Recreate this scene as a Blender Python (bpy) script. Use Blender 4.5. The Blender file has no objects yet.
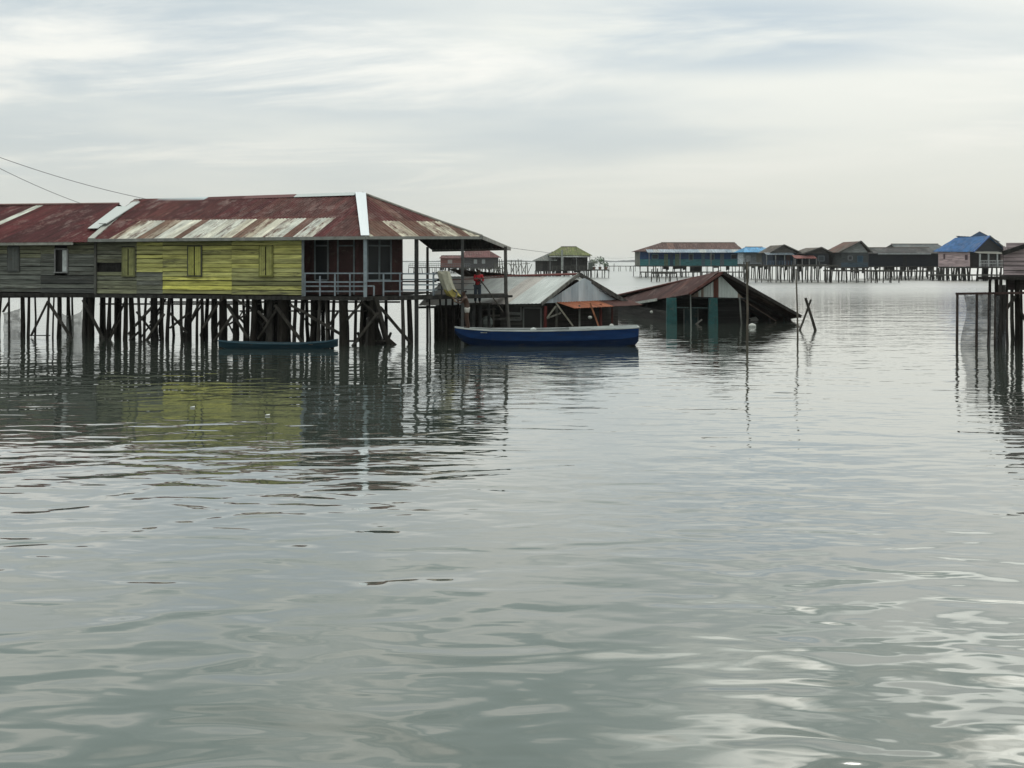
import bpy, math, random
from mathutils import Vector as V
random.seed(11)
R = math.radians
sc = bpy.context.scene
COL = sc.collection
F = 1000.0; CX = 512.0; HY = 261.0; CAMH = 3.4

def P(px, py, d):
    """photo measurement at distance d (m) -> world point"""
    return V(((px - CX) * d / F, d, CAMH - (py - HY) * d / F))
def G(px, d, z=0.0):
    return V(((px - CX) * d / F, d, z))
def zat(py, d): return CAMH - (py - HY) * d / F

# ------------------------------------------------------------------ mesh helper
class MB:
    def __init__(s): s.v = []; s.f = []; s.c = []; s.uv = []
    def poly(s, pts, col, uvs=None):
        n = len(s.v); s.v += [V(p) for p in pts]
        s.f.append(tuple(range(n, n + len(pts))))
        s.c.append(tuple(col) + ((0.35,) if len(col) == 3 else ()))
        s.uv.append(uvs or [(0, 0)] * len(pts))
    def hull(s, a, b, col):
        """a, b: matching loops; closed prism"""
        n = len(a)
        s.poly(list(reversed(a)), col); s.poly(b, col)
        for i in range(n):
            j = (i + 1) % n
            s.poly([a[i], a[j], b[j], b[i]], col)
    def bar(s, p, q, w, h, col, up=(0, 0, 1)):
        p = V(p); q = V(q); d = (q - p).normalized(); up = V(up)
        if abs(d.dot(up)) > 0.98: up = V((0, 1, 0))
        x = d.cross(up).normalized() * w / 2; y = x.cross(d).normalized() * h / 2
        a = [p - x - y, p + x - y, p + x + y, p - x + y]
        s.hull(a, [k + (q - p) for k in a], col)
    def tube(s, pts, rad, col, n=7):
        pts = [V(p) for p in pts]
        rad = rad if isinstance(rad, (list, tuple)) else [rad] * len(pts)
        loops = []
        for i, p in enumerate(pts):
            d = (pts[min(i + 1, len(pts) - 1)] - pts[max(i - 1, 0)]).normalized()
            up = V((0, 0, 1)) if abs(d.z) < 0.9 else V((0, 1, 0))
            x = d.cross(up).normalized(); y = x.cross(d)
            loops.append([p + (x * math.cos(2*math.pi*k/n) + y * math.sin(2*math.pi*k/n)) * rad[i] for k in range(n)])
        for a, b in zip(loops, loops[1:]):
            for k in range(n):
                j = (k + 1) % n
                s.poly([a[k], a[j], b[j], b[k]], col)
        s.poly(list(reversed(loops[0])), col); s.poly(loops[-1], col)
    def slab(s, pts, t, col):
        pts = [V(p) for p in pts]; t = V(t)
        s.hull(pts, [p + t for p in pts], col)
    def build(s, name, mat, root=None, smooth=False, solid=0):
        o0 = root_origin(root)
        me = bpy.data.meshes.new(name)
        me.from_pydata([tuple(p - o0) for p in s.v], [], s.f)
        ca = me.color_attributes.new('Col', 'FLOAT_COLOR', 'CORNER')
        uv = me.uv_layers.new(name='UVMap')
        cc = []; uu = []
        for f, c, u in zip(s.f, s.c, s.uv):
            for k in range(len(f)): cc += c; uu += u[k]
        ca.data.foreach_set('color', cc); uv.data.foreach_set('uv', uu)
        me.materials.append(mat)
        if smooth: me.polygons.foreach_set('use_smooth', [True] * len(me.polygons))
        me.update()
        o = bpy.data.objects.new(name, me); COL.objects.link(o)
        if root is not None: o.parent = root
        if solid:
            m = o.modifiers.new('thickness', 'SOLIDIFY'); m.thickness = solid; m.offset = 0
        return o

ORIG = {}
def root_origin(o):
    p = V((0, 0, 0))
    while o is not None: p += o.location; o = o.parent
    return p
def tag(o, label, cat, group=None):
    o['label'] = label; o['category'] = cat
    if group: o['group'] = group
    return o
def thing(name, loc, label, cat, group=None):
    o = bpy.data.objects.new(name, None); COL.objects.link(o); o.location = V(loc); o.empty_display_size = .3
    return tag(o, label, cat, group)

# ------------------------------------------------------------------ materials
def newmat(name):
    m = bpy.data.materials.new(name); m.use_nodes = True
    nt = m.node_tree; b = nt.nodes['Principled BSDF']
    return m, nt, b
def N(nt, t, **kw):
    n = nt.nodes.new(t)
    for k, v in kw.items():
        if k in n.inputs: n.inputs[k].default_value = v
        else: setattr(n, k, v)
    return n
def surface(name, rough=.8, scale=(1, 1, 1), lo=.55, hi=1.35, detail=6, rust=None, uvc=False, spec=.25,
            bump=0.0, metallic=0.0, fine=18.0, fade=None):
    """colour of the part (Col) broken up by grain / weathering; rust: flecks of another colour by Col alpha"""
    m, nt, b = newmat(name); L = nt.links.new
    at = N(nt, 'ShaderNodeAttribute', attribute_name='Col')
    tc = N(nt, 'ShaderNodeTexCoord'); mp = N(nt, 'ShaderNodeMapping'); mp.inputs['Scale'].default_value = scale
    L(tc.outputs['UV' if uvc else 'Object'], mp.inputs['Vector'])
    n1 = N(nt, 'ShaderNodeTexNoise', Scale=1.0, Detail=detail, Roughness=.62); L(mp.outputs[0], n1.inputs['Vector'])
    mr = N(nt, 'ShaderNodeMapRange'); mr.inputs['From Min'].default_value = .3; mr.inputs['From Max'].default_value = .7
    mr.inputs['To Min'].default_value = lo; mr.inputs['To Max'].default_value = hi
    L(n1.outputs['Fac'], mr.inputs['Value'])
    mul = N(nt, 'ShaderNodeVectorMath', operation='SCALE'); L(at.outputs['Color'], mul.inputs[0]); L(mr.outputs[0], mul.inputs['Scale'])
    out = mul.outputs[0]
    if rust:
        n2 = N(nt, 'ShaderNodeTexNoise', Scale=1.7, Detail=8, Roughness=.7); 
        mp2 = N(nt, 'ShaderNodeMapping'); mp2.inputs['Scale'].default_value = scale; mp2.inputs['Location'].default_value = (7, 3, 1)
        L(tc.outputs['UV' if uvc else 'Object'], mp2.inputs['Vector']); L(mp2.outputs[0], n2.inputs['Vector'])
        sub = N(nt, 'ShaderNodeMath', operation='ADD'); L(n2.outputs['Fac'], sub.inputs[0]); L(at.outputs['Alpha'], sub.inputs[1])
        mr2 = N(nt, 'ShaderNodeMapRange'); mr2.inputs['From Min'].default_value = .9; mr2.inputs['From Max'].default_value = 1.08
        L(sub.outputs[0], mr2.inputs['Value'])
        mx = N(nt, 'ShaderNodeMix', data_type='RGBA'); L(mr2.outputs[0], mx.inputs[0]); L(out, mx.inputs[6])
        mx.inputs[7].default_value = (*rust, 1); out = mx.outputs[2]
    if fade:
        mp4 = N(nt, 'ShaderNodeMapping'); mp4.inputs['Scale'].default_value = (1.1, .5, 1); mp4.inputs['Location'].default_value = (2, 9, 4)
        L(tc.outputs['UV'], mp4.inputs['Vector']); n4 = N(nt, 'ShaderNodeTexNoise', Scale=1.6, Detail=9, Roughness=.74); L(mp4.outputs[0], n4.inputs['Vector'])
        m4 = N(nt, 'ShaderNodeMapRange'); m4.inputs['From Min'].default_value = .52; m4.inputs['From Max'].default_value = .72; m4.inputs['To Max'].default_value = .55; L(n4.outputs['Fac'], m4.inputs['Value'])
        x4 = N(nt, 'ShaderNodeMix', data_type='RGBA'); L(m4.outputs[0], x4.inputs[0]); L(out, x4.inputs[6]); x4.inputs[7].default_value = (*fade, 1); out = x4.outputs[2]
    L(out, b.inputs['Base Color'])
    b.inputs['Roughness'].default_value = rough; b.inputs['Specular IOR Level'].default_value = spec
    b.inputs['Metallic'].default_value = metallic
    if bump:
        n3 = N(nt, 'ShaderNodeTexNoise', Scale=fine, Detail=4); L(tc.outputs['Object'], n3.inputs['Vector'])
        bp = N(nt, 'ShaderNodeBump', Strength=bump, Distance=.02); L(n3.outputs['Fac'], bp.inputs['Height']); L(bp.outputs[0], b.inputs['Normal'])
    return m
M_ZINC = surface('weathered zinc sheet', .75, (2.2, .45, 1), .48, .78, rust=(.20, .15, .12), uvc=True, spec=.15)
M_BOARD = surface('weathered boards', .85, (.9, .9, 11), .4, 1.45, rust=(.055, .05, .042), bump=.4)
M_POST = surface('driftwood posts', .9, (5, 5, 1.6), .4, 1.5, bump=.5, spec=.06)
M_PAINT = surface('flaking paint', .7, (3, 3, 3), .7, 1.2, rust=(.09, .075, .06), bump=.15)
M_ROOF = surface('corrugated iron', .8, (3.2, .7, 1), .3, .95, rust=(.075, .03, .022), uvc=True, spec=.12, fade=(.27, .20, .185))
M_HULL = surface('hull paint', .45, (1.2, 1.2, 7), .7, 1.2, rust=(.03, .032, .035), spec=.12)
M_CLOTH = surface('cloth', .95, (4, 4, 4), .7, 1.2, bump=.5, fine=9)
M_SKIN = surface('skin', .55, (6, 6, 6), .85, 1.12)
M_LEAF = surface('leaves', .7, (2, 2, 2), .5, 1.5)
M_DARK = surface('dark glass', .35, (1, 1, 1), .8, 1.2, spec=.18)
M_CABLE = surface('cable', .6)
def net_mat():
    m, nt, b = newmat('fishing net'); L = nt.links.new
    tr = N(nt, 'ShaderNodeBsdfTransparent'); mx = N(nt, 'ShaderNodeMixShader')
    tc = N(nt, 'ShaderNodeTexCoord'); n = N(nt, 'ShaderNodeTexNoise', Scale=2.2, Detail=6)
    mp = N(nt, 'ShaderNodeMapping'); mp.inputs['Scale'].default_value = (1, 1, 2.5)
    L(tc.outputs['Object'], mp.inputs[0]); L(mp.outputs[0], n.inputs['Vector'])
    mr = N(nt, 'ShaderNodeMapRange'); mr.inputs['To Min'].default_value = .42; mr.inputs['To Max'].default_value = .85
    mr.inputs['From Min'].default_value = .3; mr.inputs['From Max'].default_value = .7
    L(n.outputs['Fac'], mr.inputs['Value'])
    at = N(nt, 'ShaderNodeAttribute', attribute_name='Col'); L(at.outputs['Color'], b.inputs['Base Color'])
    b.inputs['Roughness'].default_value = .9
    L(mr.outputs[0], mx.inputs[0]); L(tr.outputs[0], mx.inputs[1]); L(b.outputs[0], mx.inputs[2])
    L(mx.outputs[0], nt.nodes['Material Output'].inputs[0])
    return m
M_NET = net_mat()

# ------------------------------------------------------------------ palette
RUST = (.095, .020, .022); RUST2 = (.070, .018, .020); ZINC = (.62, .63, .58); PALE = (.66, .61, .49); TAN = (.24, .17, .12)
GREY = (.155, .16, .14); OLIVE = (.22, .22, .12); YEL = (.49, .47, .165); YELB = (.60, .56, .13); NEARBLK = (.022, .021, .02)  # near-black tone: mostly shade in gaps and openings put into colour
RAIL = (.20, .23, .26); WOODD = (.015, .013, .011); WOODL = (.09, .085, .075)
def j(c, a=.12):
    k = 1 + random.uniform(-a, a)
    return tuple(x * k for x in c[:3]) + tuple(c[3:])
def tone(c, k): return tuple(x * k for x in c)
def mixc(a, b, t): return tuple(x * (1 - t) + y * t for x, y in zip(a, b))

# ------------------------------------------------------------------ corrugated roof faces
def roof_face(mb, pts, colfn, rows=(), pitch=.15, amp=.016, sheet=.78, lift=0.0, along=None):
    pts = [V(p) for p in pts]
    u = (pts[1] - pts[0]).normalized(); n = V((0, 0, 0))
    for a, b in zip(pts, pts[1:] + pts[:1]): n += a.cross(b)
    n.normalize()
    if n.z < 0: n = -n
    v = n.cross(u).normalized(); cen = sum(pts, V((0, 0, 0))) / len(pts)
    if (cen - pts[0]).dot(v) < 0: v = -v
    if along is not None: v = (V(along) - n * V(along).dot(n)).normalized()
    cs = u.dot(v); den = 1 - cs * cs
    p2 = []
    for p in pts:
        du, dv_ = (p - pts[0]).dot(u), (p - pts[0]).dot(v); p2.append(((du - cs * dv_) / den, (dv_ - cs * du) / den))
    u0 = min(p[0] for p in p2); u1 = max(p[0] for p in p2)
    def vr(x):
        ys = []
        for (a, b), (c, d) in zip(p2, p2[1:] + p2[:1]):
            if min(a, c) - 1e-9 <= x <= max(a, c) + 1e-9:
                if abs(a - c) < 1e-9: ys += [b, d]
                else: ys.append(b + (d - b) * (x - a) / (c - a))
        return (min(ys), max(ys)) if ys else None
    nst = max(1, int((u1 - u0) / (pitch / 4))); W = lambda x, y: pts[0] + u * x + v * y + n * (lift + amp * math.sin(2 * math.pi * x / pitch))
    for i in range(nst):
        a = u0 + (u1 - u0) * i / nst; b = u0 + (u1 - u0) * (i + 1) / nst
        e = 1e-5; ra = vr(a + e); rb = vr(b - e)
        if not ra or not rb: continue
        cuts = [-1e9] + list(rows) + [1e9]
        for r in range(len(cuts) - 1):
            la, ha = max(ra[0], cuts[r]), min(ra[1], cuts[r + 1]); lb, hb = max(rb[0], cuts[r]), min(rb[1], cuts[r + 1])
            if ha < la: la = ha = min(max(la, ra[0]), ra[1])
            if hb < lb: lb = hb = min(max(lb, rb[0]), rb[1])
            if ha - la < 1e-4 and hb - lb < 1e-4: continue
            k = int(((a + b) / 2) / sheet + 50)
            mb.poly([W(a, la), W(b, lb), W(b, hb), W(a, ha)], colfn(k, r, (a + b) / 2, (la + ha) / 2),
                    [(a + r * 13, la), (b + r * 13, lb), (b + r * 13, hb), (a + r * 13, ha)])
_sc = {}
def sheets(pal, key, seed=0):
    """per-sheet colour chooser: pal = list of (colour, rust amount, weight) for every row"""
    def fn(k, r, u, v):
        q = (key, k, r)
        if q not in _sc:
            rr = random.Random(hash((seed, k, r)) & 0xffff)
            rowpal = pal[min(r, len(pal) - 1)]
            c = rr.choices(rowpal, [x[2] for x in rowpal])[0]
            kk = rr.uniform(.85, 1.15)
            _sc[q] = tuple(x * kk for x in c[0]) + (c[1] + rr.uniform(-.06, .06),)
        return _sc[q]
    return fn

# ------------------------------------------------------------------ board walls
def boards(mb, p0, p1, z0, z1, bh, colfn, out, openings=(), zt=None, rnd=None, gap=.6, seams=()):
    """lapped horizontal boards from p0 to p1 (plan); out = outward unit normal; openings (s0,s1,z0,z1)"""
    rnd = rnd or random
    p0 = V((p0[0], p0[1], 0)); p1 = V((p1[0], p1[1], 0)); L = (p1 - p0).length; e = (p1 - p0) / L; out = V(out)
    nrow = max(1, round((z1 - z0) / bh)); h = (z1 - z0) / nrow
    for r in range(nrow):
        za = z0 + r * h; zb = za + h
        cuts = [0.0, L] + list(seams); x = rnd.uniform(.8, 3.2) if not seams else L
        while x < L - .4: cuts.append(x); x += rnd.uniform(1.6, 3.6)
        ops = [o for o in openings if o[2] < zb - .02 and o[3] > za + .02]
        for o in ops: cuts += [o[0], o[1]]
        cuts = sorted(c for c in cuts if 0 <= c <= L)
        for a, b in zip(cuts, cuts[1:]):
            if b - a < .02: continue
            m = (a + b) / 2
            if any(o[0] - .01 < m < o[1] + .01 for o in ops): continue
            g = rnd.choice([.012, .018, .026, .036]) if rnd.random() < gap else .006
            dz = rnd.uniform(-.008, .008); o1 = .035 + rnd.uniform(-.008, .012)
            c = colfn(m, (za + zb) / 2, rnd)
            A = p0 + e * (a + .004); B = p0 + e * (b - .004)
            lo = za + g + dz * .3; hi = zb + dz * .3
            a1 = A + out * o1 + V((0, 0, lo)); b1 = B + out * o1 + V((0, 0, lo + dz)); b2 = B + out * .01 + V((0, 0, hi)); a2 = A + out * .01 + V((0, 0, hi))
            mb.slab([a1, b1, b2, a2], -out * .02, c)
            # added backing, near-black: shade between the boards put into colour
            q = -out * .03
            mb.poly([A + q + V((0, 0, za)), B + q + V((0, 0, za)), B + q + V((0, 0, zb)), A + q + V((0, 0, zb))], NEARBLK)
# ------------------------------------------------------------------ WORLD, SUN, CAMERA
SUN_EL, SUN_AZ = 40, 26          # azimuth clockwise from +Y (behind the houses, to the right)
w = bpy.data.worlds.new('World'); sc.world = w; w.use_nodes = True
nt = w.node_tree; L = nt.links.new
bg = nt.nodes['Background']; bg.inputs['Strength'].default_value = .1
sky = N(nt, 'ShaderNodeTexSky', sky_type='NISHITA', sun_disc=False)
sky.sun_elevation = R(SUN_EL); sky.sun_rotation = R(SUN_AZ); sky.dust_density = 2
tc = N(nt, 'ShaderNodeTexCoord'); sep = N(nt, 'ShaderNodeSeparateXYZ'); L(tc.outputs['Generated'], sep.inputs[0])
zc = N(nt, 'ShaderNodeMath', operation='MAXIMUM'); L(sep.outputs['Z'], zc.inputs[0]); zc.inputs[1].default_value = 0
za = N(nt, 'ShaderNodeMath', operation='ADD'); L(zc.outputs[0], za.inputs[0]); za.inputs[1].default_value = .09
cmb = N(nt, 'ShaderNodeCombineXYZ')
for i, ax in enumerate('XY'):
    dv = N(nt, 'ShaderNodeMath', operation='DIVIDE'); L(sep.outputs[ax], dv.inputs[0]); L(za.outputs[0], dv.inputs[1]); L(dv.outputs[0], cmb.inputs[i])
def cloud(scale, loc, lo, hi, detail=6, rough=.55, stretch=(1, 1, 1), dist=.0):
    mp = N(nt, 'ShaderNodeMapping'); mp.inputs['Location'].default_value = loc; mp.inputs['Scale'].default_value = stretch
    L(cmb.outputs[0], mp.inputs['Vector'])
    n = N(nt, 'ShaderNodeTexNoise', Scale=scale, Detail=detail, Roughness=rough, Distortion=dist); L(mp.outputs[0], n.inputs['Vector'])
    m = N(nt, 'ShaderNodeMapRange', interpolation_type='SMOOTHSTEP'); m.inputs['From Min'].default_value = lo; m.inputs['From Max'].default_value = hi
    L(n.outputs['Fac'], m.inputs['Value']); return m.outputs[0]
def mixn(fac, a, b):
    m = N(nt, 'ShaderNodeMix', data_type='RGBA')
    L(fac, m.inputs[0]) if hasattr(fac, 'is_linked') else setattr(m.inputs[0], 'default_value', fac)
    for i, x in ((6, a), (7, b)):
        if isinstance(x, tuple): m.inputs[i].default_value = (*x, 1)
        else: L(x, m.inputs[i])
    return m.outputs[2]
BLUE = (5.2, 5.95, 6.3); MID = (8.1, 8.3, 7.75); CREAM = (9.0, 9.0, 8.4)
c0 = mixn(cloud(.42, (1.7, 1.4, 1), .38, .62, 5, .5, (.8, 1.1, 1)), BLUE, MID)
c1 = mixn(cloud(.75, (1.3, 2.2, 1), .47, .68, 7, .6, (.75, 1.3, 1), .5), c0, CREAM)
# a thinner, bluer gap in the cloud sheet, ahead and a little to the right
gs = N(nt, 'ShaderNodeVectorMath', operation='SUBTRACT'); L(cmb.outputs[0], gs.inputs[0]); gs.inputs[1].default_value = (.70, 3.12, 0)
gd = N(nt, 'ShaderNodeVectorMath', operation='DIVIDE'); L(gs.outputs[0], gd.inputs[0]); gd.inputs[1].default_value = (.85, .50, 1)
gn_ = N(nt, 'ShaderNodeVectorMath', operation='LENGTH'); L(gd.outputs[0], gn_.inputs[0])
gf = N(nt, 'ShaderNodeMapRange', interpolation_type='SMOOTHSTEP'); gf.inputs['From Min'].default_value = 1.25; gf.inputs['From Max'].default_value = .25; L(gn_.outputs['Value'], gf.inputs['Value'])
gk = N(nt, 'ShaderNodeMath', operation='MULTIPLY'); L(gf.outputs[0], gk.inputs[0]); L(cloud(1.4, (.3, 8.2, 2), .3, .6, 6, .55, (.7, 1.5, 1), .4), gk.inputs[1])
c1 = mixn(gk.outputs[0], c1, (4.7, 5.6, 6.2))
# broken mid-level cloud higher up (seen only mirrored in the near water)
hi_ = N(nt, 'ShaderNodeMapRange', interpolation_type='SMOOTHSTEP'); hi_.inputs['From Min'].default_value = .24; hi_.inputs['From Max'].default_value = .42; L(zc.outputs[0], hi_.inputs['Value'])
c1h = mixn(cloud(2.3, (3.1, 1.2, 5), .42, .62, 6, .55, (1, 1, 1), .4), (5.2, 6.15, 5.95), (10.6, 10.7, 9.8))
c1 = mixn(hi_.outputs[0], c1, c1h)
hz = N(nt, 'ShaderNodeMapRange', interpolation_type='SMOOTHSTEP'); L(zc.outputs[0], hz.inputs['Value'])
hz.inputs['From Min'].default_value = .0; hz.inputs['From Max'].default_value = .22
c2 = mixn(hz.outputs[0], (6.05, 6.25, 5.85), c1)
c3 = mixn(.94, sky.outputs[0], c2)
# thin cloud glowing round the veiled sun, high above the frame
vd_ = N(nt, 'ShaderNodeVectorMath', operation='DOT_PRODUCT'); L(tc.outputs['Generated'], vd_.inputs[0])
vd_.inputs[1].default_value = (math.sin(R(SUN_AZ)) * math.cos(R(SUN_EL)), math.cos(R(SUN_AZ)) * math.cos(R(SUN_EL)), math.sin(R(SUN_EL)))
gl = N(nt, 'ShaderNodeMapRange', interpolation_type='SMOOTHSTEP'); gl.inputs['From Min'].default_value = math.cos(R(25)); gl.inputs['From Max'].default_value = math.cos(R(3)); gl.inputs['To Max'].default_value = 25
L(vd_.outputs['Value'], gl.inputs['Value'])
gm = N(nt, 'ShaderNodeMath', operation='MULTIPLY'); L(gl.outputs[0], gm.inputs[0]); L(cloud(1.3, (2.2, 5.1, 1), .44, .60, 6, .6, (1, 1, 1), .6), gm.inputs[1])
gv = N(nt, 'ShaderNodeVectorMath', operation='SCALE'); gv.inputs[0].default_value = (1, .985, .9); L(gm.outputs[0], gv.inputs['Scale'])
ga_ = N(nt, 'ShaderNodeVectorMath', operation='ADD'); L(c3, ga_.inputs[0]); L(gv.outputs[0], ga_.inputs[1]); c3 = ga_.outputs[0]
# an overcast sky is two to three times brighter overhead than near the horizon
up_ = N(nt, 'ShaderNodeMapRange', interpolation_type='SMOOTHSTEP'); up_.inputs['From Min'].default_value = .50; up_.inputs['From Max'].default_value = .95
up_.inputs['To Min'].default_value = 1; up_.inputs['To Max'].default_value = 2.5; L(zc.outputs[0], up_.inputs['Value'])
us = N(nt, 'ShaderNodeVectorMath', operation='SCALE'); L(c3, us.inputs[0]); L(up_.outputs[0], us.inputs['Scale']); c3 = us.outputs[0]
L(c3, bg.inputs['Color'])

sd = bpy.data.lights.new('sun', 'SUN'); sd.energy = .6; sd.angle = R(20); sd.color = (1, .96, .9)
so = bpy.data.objects.new('sun', sd); COL.objects.link(so)
dirv = V((math.sin(R(SUN_AZ)) * math.cos(R(SUN_EL)), math.cos(R(SUN_AZ)) * math.cos(R(SUN_EL)), math.sin(R(SUN_EL))))
so.rotation_euler = dirv.to_track_quat('Z', 'Y').to_euler(); so.location = dirv * 50

cd = bpy.data.cameras.new('camera'); co = bpy.data.objects.new('camera', cd); COL.objects.link(co)
co.location = (0, 0, CAMH); co.rotation_euler = (R(90), 0, 0)
cd.sensor_width = 36; cd.lens = 36 * F / 1024; cd.shift_y = -(384 - HY) / 1024; cd.clip_end = 60000; cd.clip_start = .1
sc.camera = co
vs = sc.view_settings; vs.view_transform = 'Standard'; vs.look = 'None'; vs.exposure = .14; vs.gamma = 1
sc.cycles.max_bounces = 6; sc.cycles.glossy_bounces = 3; sc.cycles.diffuse_bounces = 3; sc.cycles.transparent_max_bounces = 10
sc.cycles.use_denoising = True; sc.cycles.caustics_reflective = False

# ------------------------------------------------------------------ WATER
def water_mat():
    m, nt, b = newmat('sea water'); L = nt.links.new
    b.inputs['Base Color'].default_value = (.052, .064, .054, 1); b.inputs['Roughness'].default_value = .035
    b.inputs['IOR'].default_value = 1.45; b.inputs['Coat Weight'].default_value = 1.0; b.inputs['Coat Roughness'].default_value = .03; b.inputs['Coat IOR'].default_value = 1.5; b.inputs['Specular IOR Level'].default_value = .5
    geo = N(nt, 'ShaderNodeNewGeometry')
    def wave(sx, sy, loc, detail, rough, dist=0.0, rot=0.0):
        mp = N(nt, 'ShaderNodeMapping'); mp.inputs['Scale'].default_value = (sx, sy, 1); mp.inputs['Location'].default_value = loc
        mp.inputs['Rotation'].default_value = (0, 0, rot)
        L(geo.outputs['Position'], mp.inputs['Vector'])
        n = N(nt, 'ShaderNodeTexNoise', Scale=1.0, Detail=detail, Roughness=rough, Distortion=dist); L(mp.outputs[0], n.inputs['Vector'])
        return n.outputs['Fac']
    def math_(op, a, c):
        n = N(nt, 'ShaderNodeMath', operation=op)
        for i, x in enumerate((a, c)):
            if isinstance(x, (int, float)): n.inputs[i].default_value = x
            else: L(x, n.inputs[i])
        return n.outputs[0]
    patch = N(nt, 'ShaderNodeMapRange'); patch.inputs['From Min'].default_value = .35; patch.inputs['From Max'].default_value = .65
    patch.inputs['To Min'].default_value = .45; patch.inputs['To Max'].default_value = 1.25
    L(wave(.06, .1, (3, 1, 0), 2, .5), patch.inputs['Value'])
    h = math_('MULTIPLY', wave(.22, .42, (0, 0, 0), 1.0, .4, .3, .12), .03)
    sp1 = N(nt, 'ShaderNodeSeparateXYZ'); L(geo.outputs['Position'], sp1.inputs[0])
    lop = N(nt, 'ShaderNodeMapRange'); lop.inputs['From Min'].default_value = 7; lop.inputs['From Max'].default_value = 22
    lop.inputs['To Min'].default_value = 1.35; lop.inputs['To Max'].default_value = .7; L(sp1.outputs['Y'], lop.inputs['Value'])
    lopm = math_('ADD', math_('MULTIPLY', wave(.75, 1.6, (5, 2, 0), .8, .45, .6, -.1), .027), math_('MULTIPLY', wave(1.25, 2.9, (2, 7, 0), 1.0, .45, .5, .08), .0065))
    h = math_('ADD', h, math_('MULTIPLY', lopm, lop.outputs[0]))
    h2 = math_('MULTIPLY', math_('MULTIPLY', wave(2.0, 4.6, (9, 4, 0), 1.5, .5, .4, .05), .0055), patch.outputs[0])
    sp0 = N(nt, 'ShaderNodeSeparateXYZ'); L(geo.outputs['Position'], sp0.inputs[0])
    calm = N(nt, 'ShaderNodeMapRange'); calm.inputs['From Min'].default_value = 7; calm.inputs['From Max'].default_value = 24
    calm.inputs['To Min'].default_value = .5; calm.inputs['To Max'].default_value = 1.15; L(sp0.outputs['Y'], calm.inputs['Value'])   # sheltered near the jetty
    h = math_('ADD', h, math_('MULTIPLY', h2, calm.outputs[0]))
    sp = N(nt, 'ShaderNodeSeparateXYZ'); L(geo.outputs['Position'], sp.inputs[0])
    ro = N(nt, 'ShaderNodeMapRange', interpolation_type='SMOOTHSTEP'); ro.inputs['From Min'].default_value = 44; ro.inputs['From Max'].default_value = 150
    ro.inputs['To Min'].default_value = .03; ro.inputs['To Max'].default_value = .30; L(sp.outputs['Y'], ro.inputs['Value']); L(ro.outputs[0], b.inputs['Roughness']); L(ro.outputs[0], b.inputs['Coat Roughness'])
    bp = N(nt, 'ShaderNodeBump', Strength=1.0, Distance=1.0); L(h, bp.inputs['Height']); L(bp.outputs[0], b.inputs['Normal']); L(bp.outputs[0], b.inputs['Coat Normal'])
    return m
mb = MB(); S = 7000
mb.poly([(-4100, -50, 0), (4100, -50, 0), (4100, S, 0), (-4100, S, 0)], (.1, .1, .1))
wo = mb.build('water', water_mat()); wo['kind'] = 'structure'

# ------------------------------------------------------------------ plan lines of the two big houses
C = G(365, 40.0); Lf = G(95, 43.5); EL = (Lf - C).normalized(); NB = V((-EL.y * -1, 0, 0))
NB = V((EL.y, -EL.x, 0));  NB = NB if NB.y > 0 else -NB
def on(px, off=0.0, o=None, e=None, n=None):
    o = o or C; e = e or EL; n = n or NB
    b = o + n * off; k = (px - CX) / F
    s = (k * b.y - b.x) / (e.x - k * e.y)
    return b + e * s
Rr = G(508, 44.0); ER = (Rr - C).normalized(); NR = V((-ER.y, ER.x, 0)); NR = NR if NR.y > 0 else -NR
def onr(px, off=0.0): return on(px, off, C, ER, NR)
def lift(p, py): return V((p.x, p.y, zat(py, p.y)))

def stilt(root, p, ztop, w, lean=0.0, col=None, zb=-.7):
    col = col or j(random.choice([WOODD, WOODD, (.016, .014, .013), (.05, .046, .042)]), .2)
    m = MB(); dx = lean + random.uniform(-.10, .10); dy = random.uniform(-.12, .12)
    a = V((p.x + dx, p.y + dy, zb)); b = V((p.x, p.y, ztop))
    r = w / 2
    mid = a.lerp(b, random.uniform(.4, .6)) + V((random.uniform(-.05, .05), 0, 0))
    m.tube([a, mid, b], [r * 1.18, r * random.uniform(.95, 1.1), r * .9], col, 8)
    return m.build('stilt', M_POST, root)
def brace(root, p, q, w=.1, col=None, name='brace'):
    m = MB(); m.bar(p, q, w, w * .8, col or j((.04, .036, .032), .3)); return m.build(name, M_POST, root)

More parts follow.
